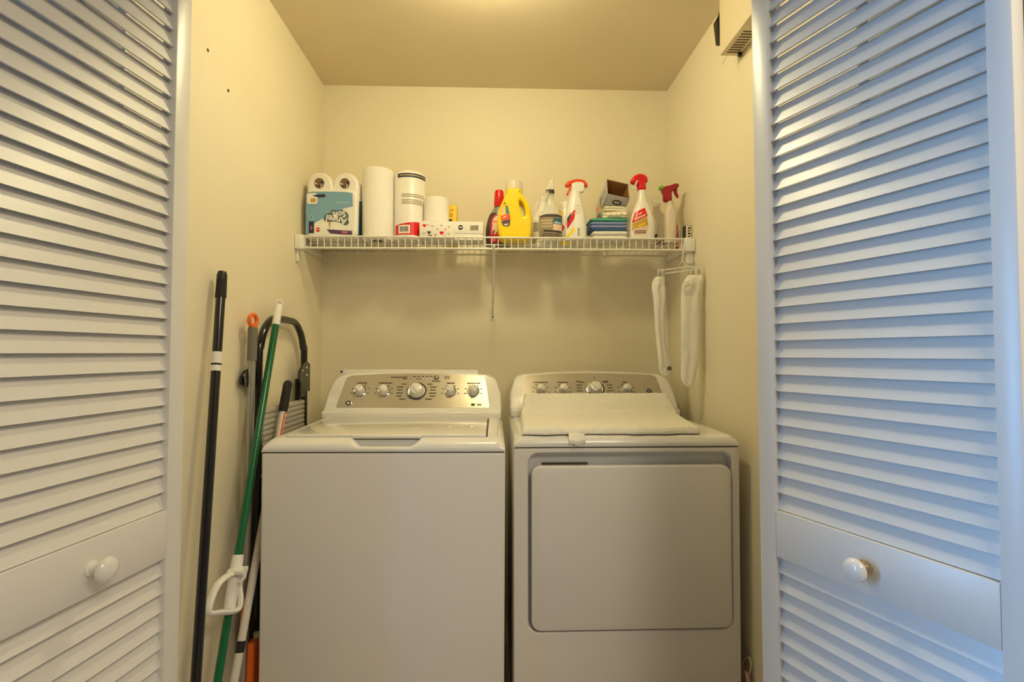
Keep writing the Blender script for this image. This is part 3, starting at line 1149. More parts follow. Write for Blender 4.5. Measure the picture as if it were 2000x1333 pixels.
# --- white spray bottle, red trigger
y = 2.005
t = thing('red_trigger_bottle', place(1254, y), 'white spray bottle with bright red trigger head and a red and gold label', 'spray bottle')
s_ = y / 1000.0
b = Body([(0, .044, .030, 2.8), (.004, .048, .033, 2.8), (.05, .0485, .033, 2.8), (.085, .045, .032, 2.6), (.125, .032, .027, 2.3), (.160, .019, .018, 2), (.205, .0145, .0145, 2)])
b.mesh('plastic_white').build('body', t)
lb = MB()
f1, f2, f3 = b.front(.0006), b.front(.0011), b.front(.0016)
patch(lb, densify([(-.044, .070), (-.034, .104), (.004, .122), (.014, .088), (-.010, .078), (-.044, .062)]), f1, 'red')
patch(lb, densify([(-.024, .090), (-.008, .100), (-.006, .106), (-.022, .096)]), f2, 'card_white')
patch(lb, densify([(-.038, .072), (.006, .090), (.006, .096), (-.038, .079)]), f2, 'peach')
patch(lb, densify([(-.044, .060), (-.010, .076), (.014, .086), (.016, .050), (-.044, .036)]), f1, 'gold')
patch(lb, densify([(-.030, .050), (-.010, .058), (.004, .066), (.004, .054), (-.02, .042)]), f2, 'yellow_card')
patch(lb, densify([(-.044, .044), (-.026, .050), (-.030, .034), (-.044, .032)]), f2, 'print_dark')
patch(lb, densify([(-.044, .034), (.016, .048), (.008, .018), (-.040, .008)]), f1, 'peach')
scribble(lb, f2, -.038, .006, .018, .032, 2, 'print_dark', 1.0)
lb.build('label', t)
MB().lathe([(.0150, .200), (.0165, .202), (.0165, .222), (.014, .226)], 'red', seg=24).build('collar', t)
hd = MB()
trigger_side(hd, [(1247, 366), (1246, 357), (1238, 353.5), (1232.5, 350), (1233.5, 343), (1240, 337.5), (1248, 334.5), (1258, 336.5), (1264, 343), (1264, 350), (1259.5, 353), (1260, 366)],
             1254, 465, s_, .018, 'red', .008, smooth=3)
hd.build('spray_head', t)
MB().tube([(-.022, -.016, .232), (-.030, -.020, .215), (-.037, -.020, .198)], .004, 'plastic_frost', 8).build('trigger_lever', t)

# --- clear pump bottle behind
y = 2.15
t = thing('clear_bottle', place(1283, y), 'clear half-hidden bottle with white inner tube between the two red-headed sprayers', 'bottle')
b = Body([(0, .032, .028, 2.6), (.004, .036, .030, 2.6), (.11, .036, .030, 2.6), (.135, .030, .026, 2.2), (.160, .016, .016, 2), (.175, .014, .014, 2)])
b.mesh('plastic_haze').build('body', t)
MB().tube([(-.004, -.026, .010), (-.006, -.026, .08), (-.008, -.024, .150)], .005, 'plastic_white', 8).build('inner_tube', t)
hd = MB()
hd.lathe([(.016, .170), (.0165, .188), (.012, .192)], 'plastic_frost', seg=20)
hd.prism([[(-.024, .206), (-.014, .216), (.014, .214), (.018, .204), (.010, .188), (-.010, .188)]], .009, .003, 'plastic_clear', Matrix.Identity(4), 3)
hd.build('pump_head', t)
lb = MB()
patch(lb, densify([(-.020, .004), (.030, .004), (.030, .030), (-.020, .030)]), b.front(.0006), 'label_clear_gray')
lb.build('bottom_label', t)
lb = MB()
patch(lb, densify([(-.022, .036), (-.008, .034), (-.006, .052), (-.018, .050)]), b.front(.0008), 'print_dark')
lb.build('dark_mark', t)
lb = MB()
patch(lb, densify([(.016, .070), (.034, .060), (.034, .100), (.022, .094)]), b.front(.0008), 'red')
lb.build('red_sticker', t)

# --- spray bottle, dark red trigger, green nozzle
y = 2.035
t = thing('dark_red_trigger_bottle', place(1309, y), 'milky spray bottle with a dark red trigger head and green nozzle', 'spray bottle')
s_ = y / 1000.0
b = Body([(0, .022, .020, 3.0), (.004, .0235, .0215, 3.0), (.115, .0235, .0215, 3.0), (.128, .019, .019, 2.4), (.150, .0145, .0145, 2), (.164, .0135, .0135, 2)])
b.mesh('plastic_milky').build('body', t)
hd = MB()
trigger_side(hd, [(1295, 385), (1293, 372), (1290, 362), (1296, 356.5), (1306, 354), (1318, 350), (1323.5, 353), (1322, 358), (1317, 362), (1311, 366), (1309, 372), (1309, 385)],
             1309 - 4, 466, s_, .014, 'dark_red', .005, x0=-.004)
hd.build('spray_head', t)
hd = MB()
trigger_side(hd, [(1317, 361), (1321, 359), (1321, 367), (1324, 376), (1322, 378), (1318, 373), (1315, 366)], 1305, 466, s_, .006, 'dark_red', .002, x0=-.004)
hd.build('trigger_lever', t)
Mn = Matrix.Translation((-.030, 0, .218)) @ Matrix.Rotation(-pi / 2, 4, 'Y')
MB().lathe([(.009, -.006), (.010, 0), (.010, .010), (.008, .014), (.001, .0145)], 'lime', Mn, 16).build('nozzle', t)

# --- red-brown bottle behind right
t = thing('red_brown_bottle', place(1327, 2.16), 'red and gold bottle half hidden at the right end of the shelf', 'bottle')
b = Body([(0, .020, .018, 2.4), (.003, .022, .020, 2.4), (.075, .022, .020, 2.4), (.10, .013, .013, 2), (.118, .008, .008, 2)])
b.mesh('dark_red').build('body', t)
MB().lathe([(.009, .114), (.009, .130), (.001, .131)], 'orange_red', seg=16).build('cap', t)
lb = MB()
patch(lb, densify([(-.020, .008), (.020, .008), (.020, .050), (-.02, .040)]), b.front(.0006), 'gold')
lb.build('label', t)

# --- small can, black and white, at the right end
t = thing('small_tin', (shelf_x(1342, 2.0), 2.0, ZS), 'small tin with a black and white label at the shelf end against the right wall', 'tin')
mb = MB()
mb.lathe([(.001, 0), (.0165, 0), (.0175, .0015), (.0175, .054), (.0165, .056), (.001, .056)], 'bottle_gray', seg=28)
mb.build('body', t)
lb = MB()
c1, c2 = cyl_map(.0175, .0006), cyl_map(.0175, .001)
patch(lb, densify([(-.026, .003), (-.010, .003), (-.010, .053), (-.026, .053)]), c1, 'print_black')
patch(lb, densify([(-.010, .003), (.022, .003), (.022, .053), (-.010, .053)]), c1, 'label_cream')
for q in range(4):
    patch(lb, densify([(-.006, .008 + q * .011), (.006 + .004 * (q % 2), .008 + q * .011), (.008, .015 + q * .011), (-.004, .015 + q * .011)]), c2, 'print_black')
lb.build('label', t)


# ------------------------------------------------------------------ washer and dryer
AW = .686
ZSEAM = .9125


def top_cover(mb, depth, zt, notch=None):
    """sheet with a rounded front and rounded side edges; notch = (centre, half width)"""
    base = [(0.001, ZSEAM + .003), (0.000, ZSEAM + .006), (0.000, ZSEAM + .012), (.003, ZSEAM + .020), (.008, ZSEAM + .027), (.015, zt - .008),
            (.024, zt - .004), (.036, zt - .0012), (.050, zt), (.062, zt), (.12, zt), (depth * .5, zt), (depth, zt), (depth, ZSEAM + .003)]
    cut = [(0.001, ZSEAM + .003), (0.000, ZSEAM + .006), (0.000, ZSEAM + .010), (.002, ZSEAM + .0135), (.006, ZSEAM + .016), (.012, ZSEAM + .0165),
           (.020, ZSEAM + .014), (.030, ZSEAM + .010), (.048, ZSEAM + .008), (.058, zt - .004), (.12, zt), (depth * .5, zt), (depth, zt), (depth, ZSEAM + .003)]
    xs = [-AW / 2 + AW * i / 120 for i in range(121)]
    e = .030
    for j in range(1, 7):
        q = e * (1 - cos(pi / 2 * j / 7))
        xs += [-AW / 2 + q, AW / 2 - q]
    xs = sorted(set(round(x, 5) for x in xs))
    rings = []
    for x in xs:
        w = 0.0
        if notch:
            w = min(max((notch[1] + .016 - abs(x - notch[0])) / .034, 0), 1)
            w = w * w * (3 - 2 * w)
        q = max(0, (abs(x) - (AW / 2 - e)) / e)
        sc = sqrt(max(0, 1 - q * q)) * .72 + .28
        ring = []
        for (y0, z0), (y1, z1) in zip(base, cut):
            yy, z_ = y0 + (y1 - y0) * w, z0 + (z1 - z0) * w
            ring.append(Vector((x, yy, ZSEAM + .003 + (z_ - ZSEAM - .003) * sc)))
        rings.append(ring)
    mb.loft(rings, 'enamel')


CB0, CB1 = Vector((0, .500, .972)), Vector((0, .598, 1.117))     # console face, foot and head
CT = (CB1 - CB0).normalized()
CN = Vector((0, -CT.z, CT.y))
CL = (CB1 - CB0).length


def fpt(u, t_, e=0.0):
    return Vector((u, 0, 0)) + CB0 + CT * t_ + CN * e


def console(parent, depth):
    ol = []
    Wb, Wt, r = AW / 2 - .004, AW / 2 - .020, .050

    def edge(sg):
        pts = [(sg * Wb, 0), (sg * (Wb - .004), CL * .45), (sg * Wt, CL - .055)]
        for i in range(1, 9):
            a = pi / 2 * i / 8
            pts.append((sg * (Wt - r + r * cos(a)), CL - .055 + .043 * sin(a)))
        return pts
    right = edge(1)
    left = edge(-1)[::-1]
    topx = []
    x0 = right[-1][0]
    for i in range(1, 12):
        x = x0 - 2 * x0 * i / 12
        topx.append((x, right[-1][1] + .012 * (1 - (x / x0) ** 2)))
    ol = right + topx + left
    bm = bmesh.new()
    fv = [bm.verts.new(fpt(u, t_)) for u, t_ in ol]
    bv = [bm.verts.new(Vector((u, depth, max(fpt(u, t_).z + .002, .956)))) for u, t_ in ol]
    n = len(ol)
    front = bm.faces.new(fv)
    bm.faces.new(bv[::-1])
    for i in range(n):
        j = (i + 1) % n
        bm.faces.new([fv[j], fv[i], bv[i], bv[j]])
    rim = [e for e in front.edges]
    bmesh.ops.bevel(bm, geom=rim, offset=.007, segments=4, profile=.5, affect='EDGES')
    mb = MB().bm(bm, 'enamel')
    # ledge at the foot of the face
    mb.box((-AW / 2 + .006, .470, .945), (AW / 2 - .006, depth - .002, .976), 'enamel', .008, 3)
    return mb.build('console', parent)


def panel(parent, t0, t1, name='control_panel'):
    Wb, Wt, r = .292, .276, .030
    ol = [(Wb, t0 + .004), (Wt, t1 - r)]
    for i in range(1, 7):
        a = pi / 2 * i / 6
        ol.append((Wt - r + r * cos(a), t1 - r + (r - .006) * sin(a)))
    x0 = ol[-1][0]
    for i in range(1, 10):
        x = x0 - 2 * x0 * i / 10
        ol.append((x, t1 - .006 + .010 * (1 - (x / x0) ** 2)))
    ol += [(-a, b_) for a, b_ in [q for q in ol[:8]][::-1]]
    ol += [(-Wb + .004, t0), (Wb - .004, t0)]
    bm = bmesh.new()
    a = [bm.verts.new(fpt(u, t_, .0012)) for u, t_ in ol]
    b_ = [bm.verts.new(fpt(u, t_, -.002)) for u, t_ in ol]
    bm.faces.new(a)
    n = len(ol)
    for i in range(n):
        j = (i + 1) % n
        bm.faces.new([a[j], a[i], b_[i], b_[j]])
    return MB().bm(bm, 'brushed_steel').build(name, parent)


FROT = Matrix(((1, 0, 0), (0, CT.y, CN.y), (0, CT.z, CN.z))).to_4x4()


def dial(parent, u, t_, r, big=False, blue=0.0):
    M = Matrix.Translation(fpt(u, t_, .0012)) @ FROT
    kb = MB()
    kb.lathe([(r * 1.0, 0), (r * 1.0, .004), (r * .93, .008), (r * .86, .020), (r * .78, .026), (r * .60, .028), (.001, .0285)], 'knob_white', M, 32)
    # grip ridge across the face
    g = Matrix.Rotation(radians(-24 if not big else 40), 4, 'Z')
    kb.box((-r * .34, -r * .76, .022), (r * .34, r * .76, .0335), 'knob_white', .0055, 4, M @ g)
    k = kb.build('dial', parent)
    MB().lathe([(r * 1.30, 0), (r * 1.30, .0012), (r * 1.16, .0026), (r * 1.03, .0016), (r * 1.03, 0)], 'chrome', M, 36).build('dial_ring', k)
    ar = MB()
    a0, a1 = (-30, 100) if not big else (-150, 95)
    ri, ro = r * (1.12 if big else 1.06), r * (1.30 if big else 1.18)
    n = 24
    v = []
    for i in range(n + 1):
        a = radians(a0 + (a1 - a0) * i / n)
        v += [M @ Vector((ri * cos(a), ri * sin(a), .0032)), M @ Vector((ro * cos(a), ro * sin(a), .0032))]
    ar.add(v, [[2 * i, 2 * i + 1, 2 * i + 3, 2 * i + 2] for i in range(n)], 'print_black')
    if big:
        v = []
        for i in range(n + 1):
            a = radians(150 + 90 * i / n)
            v += [M @ Vector((ro * 1.0 * cos(a), ro * 1.0 * sin(a), .0034)), M @ Vector((ro * 1.08 * cos(a), ro * 1.08 * sin(a), .0034))]
        ar.add(v, [[2 * i, 2 * i + 1, 2 * i + 3, 2 * i + 2] for i in range(n)], 'dial_blue')
    ar.build('dial_print', k)
    return k


def fm_(e=.0019):
    return lambda u, v: fpt(u, v, e)


def dash(mb, u, t_, w, h=.0022, m_='print_dark'):
    h *= 1.35
    mb.flat([(u - w / 2, t_ - h / 2), (u + w / 2, t_ - h / 2), (u + w / 2, t_ + h / 2), (u - w / 2, t_ + h / 2)], fm_(), m_)


def legend(parent, knobs):
    rnd = random.Random(4)
    for (u, t_, r, big, w) in knobs:
        mb = MB()
        x = u - w / 2
        while x < u + w / 2:                     # heading over each knob: small print
            q = rnd.uniform(.004, .010)
            dash(mb, x + q / 2, t_ + r * (1.9 if not big else 1.95), q, .0042)
            x += q + .0012
        if big:
            mb.build('dial_heading', parent)
            for sg in (-1, 1):
                mb = MB()
                for i in range(6):
                    dash(mb, u + sg * (r * 2.15 - (.014 if i in (0, 5) else 0)) + (-.004 if sg < 0 else 0), t_ + .032 - i * .0135, .026 if i % 2 else .020, .0032,
                         'print_dark')
                mb.build('cycle_list', parent)
        else:
            for a in (-20, 25, 60, 120, 155, 200):
                dash(mb, u + r * 1.75 * cos(radians(a)), t_ + r * 1.45 * sin(radians(a)), .008, .0026)
            mb.build('dial_legend', parent)


def appliance_common(name, front_y, cx, label, cat, rot):
    return thing(name, (cx, front_y, 0), label, cat, rot=rot)


def cabinet(mb, depth):
    mb.box((-AW / 2, 0, .035), (AW / 2, depth, ZSEAM), 'enamel_front', .007, 3)
    mb.box((-AW / 2 + .004, .004, ZSEAM - .004), (AW / 2 - .004, depth - .004, ZSEAM + .004), 'seam_dark')


def feet(parent, depth):
    for x in (-.29, .29):
        for yy in (.06, depth - .06):
            MB().lathe([(.022, 0), (.022, .012), (.010, .016), (.010, .038)], 'black_satin', Matrix.Translation((x, yy, 0)), 16).build('foot', parent)


# washer
WY, WX = 1.469, -.3165
ws = appliance_common('washing_machine', WY, WX, 'white top-loading washing machine with lid and five knobs, left of the dryer', 'washing machine', (0, radians(.28), 0))
ws.location.z = 0.0017
WD = .655
mb = MB()
cabinet(mb, WD)
mb.build('cabinet', ws)
mb = MB()
top_cover(mb, WD, .951, (0.0, .086))
mb.build('top_cover', ws)
ld = MB()


def lidz(y_):
    return .9528 + (.003 if y_ < .03 else 0)


ld.box((-.289, .040, .9500), (.287, .452, .9582), 'lid_gloss', .0035, 3)
ld.build('lid', ws)
lp = MB()
lp.box((-.100, .0285, .9478), (.100, .046, .9572), 'enamel', .003, 3)
lp.box((-.098, .036, .9440), (.098, .0385, .9480), 'seam_dark')
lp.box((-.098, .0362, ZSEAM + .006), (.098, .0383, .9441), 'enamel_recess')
lp.build('lid_lip', ws)
sg_ = MB()
sg_.box((.2875, .046, .9505), (.2915, .440, .9540), 'seam_dark')
sg_.build('lid_gap', ws)
console(ws, WD)
panel(ws, .016, .166)
kn = [(-.212, .088, .0190, False, .034), (-.120, .088, .0190, False, .046), (.008, .088, .0290, True, .014), (.138, .088, .0190, False, .028), (.228, .088, .0190, False, .050)]
for (u, t_, r, big, w) in kn:
    dial(ws, u, t_, r, big)
legend(ws, kn)
lg = MB()
# upper row: lock sign, indicator row, start button print
for i in range(9):
    dash(lg, -.098 + i * .0058, .151, .0046, .0042)
lg.flat(ell(-.044, .149, .0085, .0085), fm_(), 'print_dark')
lg.flat(ell(-.044, .150, .0045, .0045), fm_(.0023), 'brushed_steel')
lg.build('lock_sign', ws)
lg = MB()
for i in range(5):
    dash(lg, -.008 + i * .017, .1545, .009, .0034)
    lg.flat(ell(-.008 + i * .017, .147, .004, .0028), fm_(), 'knob_white')
lg.build('indicator_row', ws)
lg = MB()
lg.flat(ell(.080, .150, .0105, .0105), fm_(), 'print_dark')
lg.flat(ell(.081, .152, .0055, .0055), fm_(.0023), 'brushed_steel')
for i in range(6):
    dash(lg, .066 + i * .0055, .134, .0044, .0040)
for i in range(4):
    dash(lg, .112 + i * .006, .155, .0046, .003)
    dash(lg, .114 + i * .006, .147, .0046, .003)
lg.build('start_button_print', ws)
lg = MB()
lg.flat(rrect(.221, .236, .024, .034, .003), fm_(), 'print_dark')
lg.flat(rrect(.243, .262, .025, .033, .003), fm_(), 'print_gray')
lg.build('corner_print', ws)
bd = MB()
Mb = Matrix.Translation(fpt(-.248, .034, .0012)) @ FROT
bd.lathe([(.0125, 0), (.0125, .002), (.010, .003), (.001, .003)], 'chrome', Mb, 24)
bd.lathe([(.0098, .003), (.0098, .0036), (.0055, .0036), (.0055, .003)], 'print_black', Mb, 24, caps=False)
bd.build('badge', ws)
bk = MB()
bk.box((-AW / 2 + .022, WD - .002, .93), (AW / 2 - .10, WD + .004, 1.126), 'enamel', .001)
bk.lathe([(.005, 0), (.004, .002), (.001, .0025)], 'nail_dark', Matrix.Translation((-AW / 2 + .028, WD - .002, 1.117)) @ Matrix.Rotation(pi / 2, 4, 'X'), 12)
bk.build('back_panel', ws)
feet(ws, WD)

# dryer
DYY, DX = 1.535, .400
dy_ = appliance_common('clothes_dryer', DYY, DX, 'white clothes dryer with a wide front door under the cream bath mat', 'dryer', (0, 0, 0))
DD = .655


def rr_ring(x0, x1, z0, z1, r, y_, n=6):
    return [Vector((a, y_, b_)) for a, b_ in rrect(x0, x1, z0, z1, r, n)]


# pixel-measured door and recess outlines in local coordinates
def dpx(px, py, off=0.0):
    p = at(px, py, DYY + off)
    return p.x - DX, p.z


dx0, dz1 = dpx(1038, 911.5)
dx1, dz0 = dpx(1430, 1226)
rx0, rz1 = dpx(1031.5, 886)
rx1, rz0 = dpx(1432.5, 1230)
mb = MB()
mb.box((-AW / 2, .050, .035), (AW / 2, DD, ZSEAM), 'enamel_front', .004, 2)
mb.box((-AW / 2 + .004, .004, ZSEAM - .004), (AW / 2 - .004, DD - .004, ZSEAM + .004), 'seam_dark')
# front sheet with the door recess pressed into it
N_ = 6
o0 = rr_ring(-AW / 2, AW / 2, .035, ZSEAM, .007, .051, N_)
o1 = rr_ring(-AW / 2, AW / 2, .035, ZSEAM, .007, .006, N_)
o2 = rr_ring(-AW / 2 + .002, AW / 2 - .002, .037, ZSEAM - .002, .006, .001, N_)
o3 = rr_ring(-AW / 2 + .006, AW / 2 - .006, .041, ZSEAM - .006, .005, 0, N_)
i3 = rr_ring(rx0 - .003, rx1 + .003, rz0 - .003, rz1 + .003, .034, 0, N_)
i2 = rr_ring(rx0 - .001, rx1 + .001, rz0 - .001, rz1 + .001, .033, .002, N_)
i1 = rr_ring(rx0, rx1, rz0, rz1, .032, .006, N_)
i0_ = rr_ring(rx0 + .004, rx1 - .004, rz0 + .002, rz1 - .010, .030, .026, N_)
mb.loft([o0, o1, o2, o3, i3, i2, i1], 'enamel_front', caps=False)
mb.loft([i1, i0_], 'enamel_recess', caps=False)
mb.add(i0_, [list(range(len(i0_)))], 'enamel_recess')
mb.build('cabinet', dy_)
db = MB()
q0 = rr_ring(dx0, dx1, dz0, dz1, .028, .022, 8)
q1 = rr_ring(dx0, dx1, dz0, dz1, .028, .000, 8)
q2 = rr_ring(dx0 + .0015, dx1 - .0015, dz0 + .0015, dz1 - .0015, .027, -.004, 8)
q3 = rr_ring(dx0 + .005, dx1 - .005, dz0 + .005, dz1 - .005, .024, -.0055, 8)
db.loft([q0, q1, q2, q3], 'enamel_front', caps=True)
db.build('door', dy_)
hs = MB()
a_, b_ = dpx(1060, 912), dpx(1150, 912)
hs.box((a_[0], .018, dz1 - .010), (b_[0], .026, dz1 + .006), 'seam_dark', .001)
hs.build('door_latch', dy_)
mb = MB()
top_cover(mb, DD, .947)
mb.build('top_cover', dy_)
console(dy_, DD)
panel(dy_, .016, .166)
kn = [(-.212, .088, .0190, False, .056), (-.120, .088, .0190, False, .040), (.012, .092, .0285, True, .001), (.139, .088, .0190, False, .020)]
for (u, t_, r, big, w) in kn:
    dial(dy_, u, t_, r, big)
legend(dy_, kn)
lg = MB()
for u, w in ((-.052, .020), (.062, .024)):
    lg = MB()
    for i in range(3):
        dash(lg, u - w / 2 + i * w / 3, .128, w / 3 - .001, .0044)
    lg.build('cycle_heading', dy_)
lg = MB()
lg.flat(ell(.226, .105, .008, .005), fm_(), 'print_gray')
lg.build('corner_print', dy_)
bd = MB()
Mb = Matrix.Translation(fpt(.232, .082, .0012)) @ FROT
bd.lathe([(.0125, 0), (.0125, .002), (.010, .003), (.001, .003)], 'bottle_gray', Mb, 24)
bd.lathe([(.0098, .003), (.0098, .0036), (.0055, .0036), (.0055, .003)], 'print_dark', Mb, 24, caps=False)
bd.build('badge', dy_)
feet(dy_, DD)

# ------------------------------------------------------------------ bath mat on the dryer
TOPZ = .9478
mt = thing('bath_mat', (DX, DYY + .05, TOPZ), 'cream plush bath mat laid over the top of the dryer', 'mat')


def mat_mid(u, v):
    """u across, v from the front edge to the edge that climbs the console"""
    fl = Vector((.084 + .004 * sin(v * 9), 1.562, 0))
    fr = Vector((.634, 1.562, 0))
    Lflat, L = .385, .475
    d = v * L
    xl = .084 + .014 * min(1, d / Lflat) + .018 * max(0, (d - Lflat) / .09)
    xr = .634 + .062 * min(1, d / Lflat) - .026 * max(0, (d - Lflat) / .09)
    x = xl + (xr - xl) * u
    bend = .045
    yf = 1.562 - .004 * sin(u * 11) + .002 * sin(u * 37)
    foot = DYY + .470
    cz = TOPZ
    if d < Lflat - bend:
        y_, z_ = yf + d, cz
        if d < .03:
            z_ = cz - .0
        nrm = Vector((0, 0, 1))
    else:
        s_ = min((d - (Lflat - bend)) / (bend * 1.5), 1)
        a = s_ * radians(56)
        Rb = bend * 1.5 / radians(56)
        y_ = yf + Lflat - bend + Rb * sin(a)
        z_ = cz + Rb * (1 - cos(a))
        rest = max(0, d - (Lflat - bend) - bend * 1.5)
        y_ += rest * cos(a)
        z_ += rest * sin(a)
        nrm = Vector((0, -sin(a), cos(a)))
    return Vector((x, y_, z_)), nrm


THK = .021
mp_ = MB()
NU, NV = 130, 110


def mat_top(u, v):
    p, n = mat_mid(u, v)
    e = min(u * 60, (1 - u) * 60, v * 45, (1 - v) * 45, 1.0)
    h = THK * (.35 + .65 * sqrt(max(0, 1 - (1 - max(e, 0)) ** 2)))
    q = noise.noise(p * 95) * .0026 + noise.noise(p * 240) * .0022
    off = Vector((noise.noise(p * 180 + Vector((3, 1, 7))) * .002, noise.noise(p * 150 + Vector((9, 4, 2))) * .0022, 0))
    return p + n * (h + q) + off - Vector((DX, DYY + .05, TOPZ))


def mat_bot(u, v):
    p, n = mat_mid(u, v)
    p = p + Vector((noise.noise(Vector((u * 40, v * 40, 1))) * .0012, noise.noise(Vector((u * 40, v * 40, 5))) * .0012, 0))
    return p + n * .0012 - Vector((DX, DYY + .05, TOPZ))


mp_.grid(mat_top, NU, NV, 'mat_plush')
o_ = mp_.build('pile', mt, angle=180, fix=False)
mp2 = MB()
mp2.grid(mat_bot, 60, 50, 'mat_backing', flip=True)
# edge skirt between pile and backing
nE = 130
for (fa) in (lambda s: (s, 0.0), lambda s: (1.0, s), lambda s: (1 - s, 1.0), lambda s: (0.0, 1 - s)):
    vs, fs = [], []
    for i in range(nE + 1):
        u, v = fa(i / nE)
        vs += [mat_bot(u, v), mat_top(u, v)]
    for i in range(nE):
        fs.append([2 * i, 2 * i + 2, 2 * i + 3, 2 * i + 1])
    mp2.add(vs, fs, 'mat_plush')
mp2.build('backing', mt, angle=180)
tg = MB()
p0, p1 = at(1110, 847, 1.551), at(1141, 847, 1.551)


def tagp(u, v):
    x = p0.x + (p1.x - p0.x) * u
    y_ = 1.560 - .0300 * min(1, v * 1.5) - .003 * sin(u * 5) * v
    z_ = TOPZ + .004 - .038 * max(0, v - .25) + .003 * sin(u * 8) * v
    return Vector((x - DX, y_ - DYY - .05, z_ - TOPZ))


tg.grid(tagp, 10, 8, 'cloth_white')
tg.grid(lambda u, v: tagp(u, v) + Vector((0, .0012, .0004)), 10, 8, 'cloth_white', flip=True)
tg.build('care_tag', mt)

# ------------------------------------------------------------------ poles, mop, step ladder by the left wall


def lerp(a, b_, t_):
    return a + (b_ - a) * t_


def pole_parts(root, P0, segs, seg=16):
    """segs: (name, a, b, r0, r1, mat) with a,b distances from the foot along the axis"""
    for nm, A, B, r0, r1, m_ in segs:
        k = 2
        pts = [lerp(A, B, i / k) - P0 for i in range(k + 1)]
        MB().tube(pts, [r0, (r0 + r1) / 2, r1], m_, seg).build(nm, root)


def foot_of(T, B):
    d = T - B
    return B - d * (B.z / d.z)


# black pole
T = at(434, 534, 1.395)
B = at(383, 1320, 1.235)
T.x, = (max(T.x, XL + .018),)
G = foot_of(T, B)
t = thing('black_pole', G, 'long black pole with a foam grip leaning on the left wall nearest the folding door', 'pole')
ax = (T - G)
L = ax.length


def on(d):
    return G + ax * (d / L)


dgr = (T - at(430, 582, 1.385)).length
dst = (T - at(424, 688, 1.36)).length
dst2 = (T - at(420, 725, 1.35)).length
pole_parts(t, G, [('shaft', G, on(L - dgr), .0115, .0115, 'black_gloss'), ('foam_grip', on(L - dgr), on(L - .012), .0135, .0125, 'black_foam')])
MB().lathe([(.0125, -.02), (.0128, -.006), (.010, .004), (.001, .007)], 'black_satin', Matrix.Translation(T - G) @ ax.to_track_quat('Z', 'Y').to_matrix().to_4x4(), 16).build('end_cap', t)
st = MB()
st.tube([on(L - dst) - G, on(L - dst2) - G], .0119, 'card_white', 16, caps=False)
mid = lerp(on(L - dst), on(L - dst2), .5) - G
st.tube([lerp(on(L - dst), on(L - dst2), .60) - G, lerp(on(L - dst), on(L - dst2), .70) - G], .0121, 'print_black', 16, caps=False)
st.build('sticker', t)

# grey pole with orange ring
T = at(494, 640, 1.545)
T = atx(494, 640, XL + .034)
B = atx(479, 1165, XL + .034)
G = foot_of(T, B)
t = thing('ring_top_pole', G, 'silver mop pole with a grey grip and an orange hanging ring on its top', 'mop')
ax = T - G
L = ax.length
e1 = atx(491, 705, XL + .034).z
k1 = (e1 - G.z) / (T.z - G.z) * L
z2, z3 = (atx(480, 1128, XL + .034).z / T.z * L), (atx(479, 1160, XL + .034).z / T.z * L)
pole_parts(t, G, [('shaft', on(z3), on(k1 + .01), .0105, .0105, 'pole_silver'), ('grip', on(k1), T, .0135, .0135, 'grip_gray'),
                  ('lower_sleeve', on(z3 - .01), on(z2), .0125, .0125, 'grip_gray'), ('orange_joint', on(z3 - .10), on(z3), .0115, .0120, 'orange'),
                  ('lower_shaft', on(.02), on(z3 - .09), .0105, .0105, 'pole_silver')])
rg = MB()
cR = T - G + Vector((0, 0, .021))
rg.tube([cR + Vector((0.6 * .0165 * cos(a) * .3, .0165 * cos(a), .0175 * sin(a))) for a in [2 * pi * i / 24 for i in range(24)]], .0062, 'orange', 10, closed=True)
rg.tube([T - G + Vector((0, 0, -.004)), T - G + Vector((0, 0, .008))], .0115, 'orange', 16)
rg.build('hanging_ring', t)
hd = MB()
hd.box((-.012, -.20, .0), (.010, .022, .022), 'orange', .005, 3)
hd.build('mop_head', t)

# green butterfly mop
XG = -.690
T = atx(546, 590, XG)
B = atx(427, 1320, XG)
G = foot_of(T, B)
t = thing('green_mop', G, 'green mop handle with white tip and white wringer lever, leaning before the ladder', 'mop')
ax = T - G
L = ax.length


def along(px, py):
    return on(L * (atx(px, py, XG).z / T.z))


m1 = along(540, 633)
w0, w1 = along(447, 1190), along(463, 1086)
pole_parts(t, G, [('pole', G, m1, .0105, .0105, 'pole_green')])
tp = MB()
Mt = Matrix.Translation(m1 - G) @ ax.to_track_quat('Z', 'Y').to_matrix().to_4x4()
Lt = (T - m1).length
tp.lathe([(.0112, -.004), (.0118, 0), (.011, Lt * .7), (.0085, Lt * .86)], 'plastic_white', Mt, 18)
cT = m1 - G + ax.normalized() * (Lt * .93)
tp.tube([cT + Vector((.0085 * cos(a), .003 * cos(a), .0105 * sin(a))) for a in [2 * pi * i / 18 for i in range(18)]], .0032, 'plastic_white', 8, closed=True)
tp.build('tip', t)
MB().tube([w0 - G, lerp(w0, w1, .9) - G, w1 - G], [.0150, .0150, .0135], 'plastic_white', 18).build('wringer_sleeve', t)
lv = MB()
yl = lambda px, py, d: at(px, py, d) - G
yb = w0.y
loop = [yl(469, 1117, yb + .035), yl(447, 1124, yb - .005), yl(427, 1140, yb - .035), yl(414, 1165, yb - .060), yl(406, 1192, yb - .075), yl(411, 1199, yb - .070),
        yl(430, 1197, yb - .05), yl(450, 1196, yb - .022), yl(466, 1190, yb + .000), yl(470, 1172, yb + .012), yl(468, 1148, yb + .03)]
lv.tube(crom([tuple(q) for q in loop], 4), .0068, 'plastic_white', 10, closed=True, flat=1.5)
tb_ = [yl(452, 1112, yb + .028), yl(481, 1110, yb + .028)]
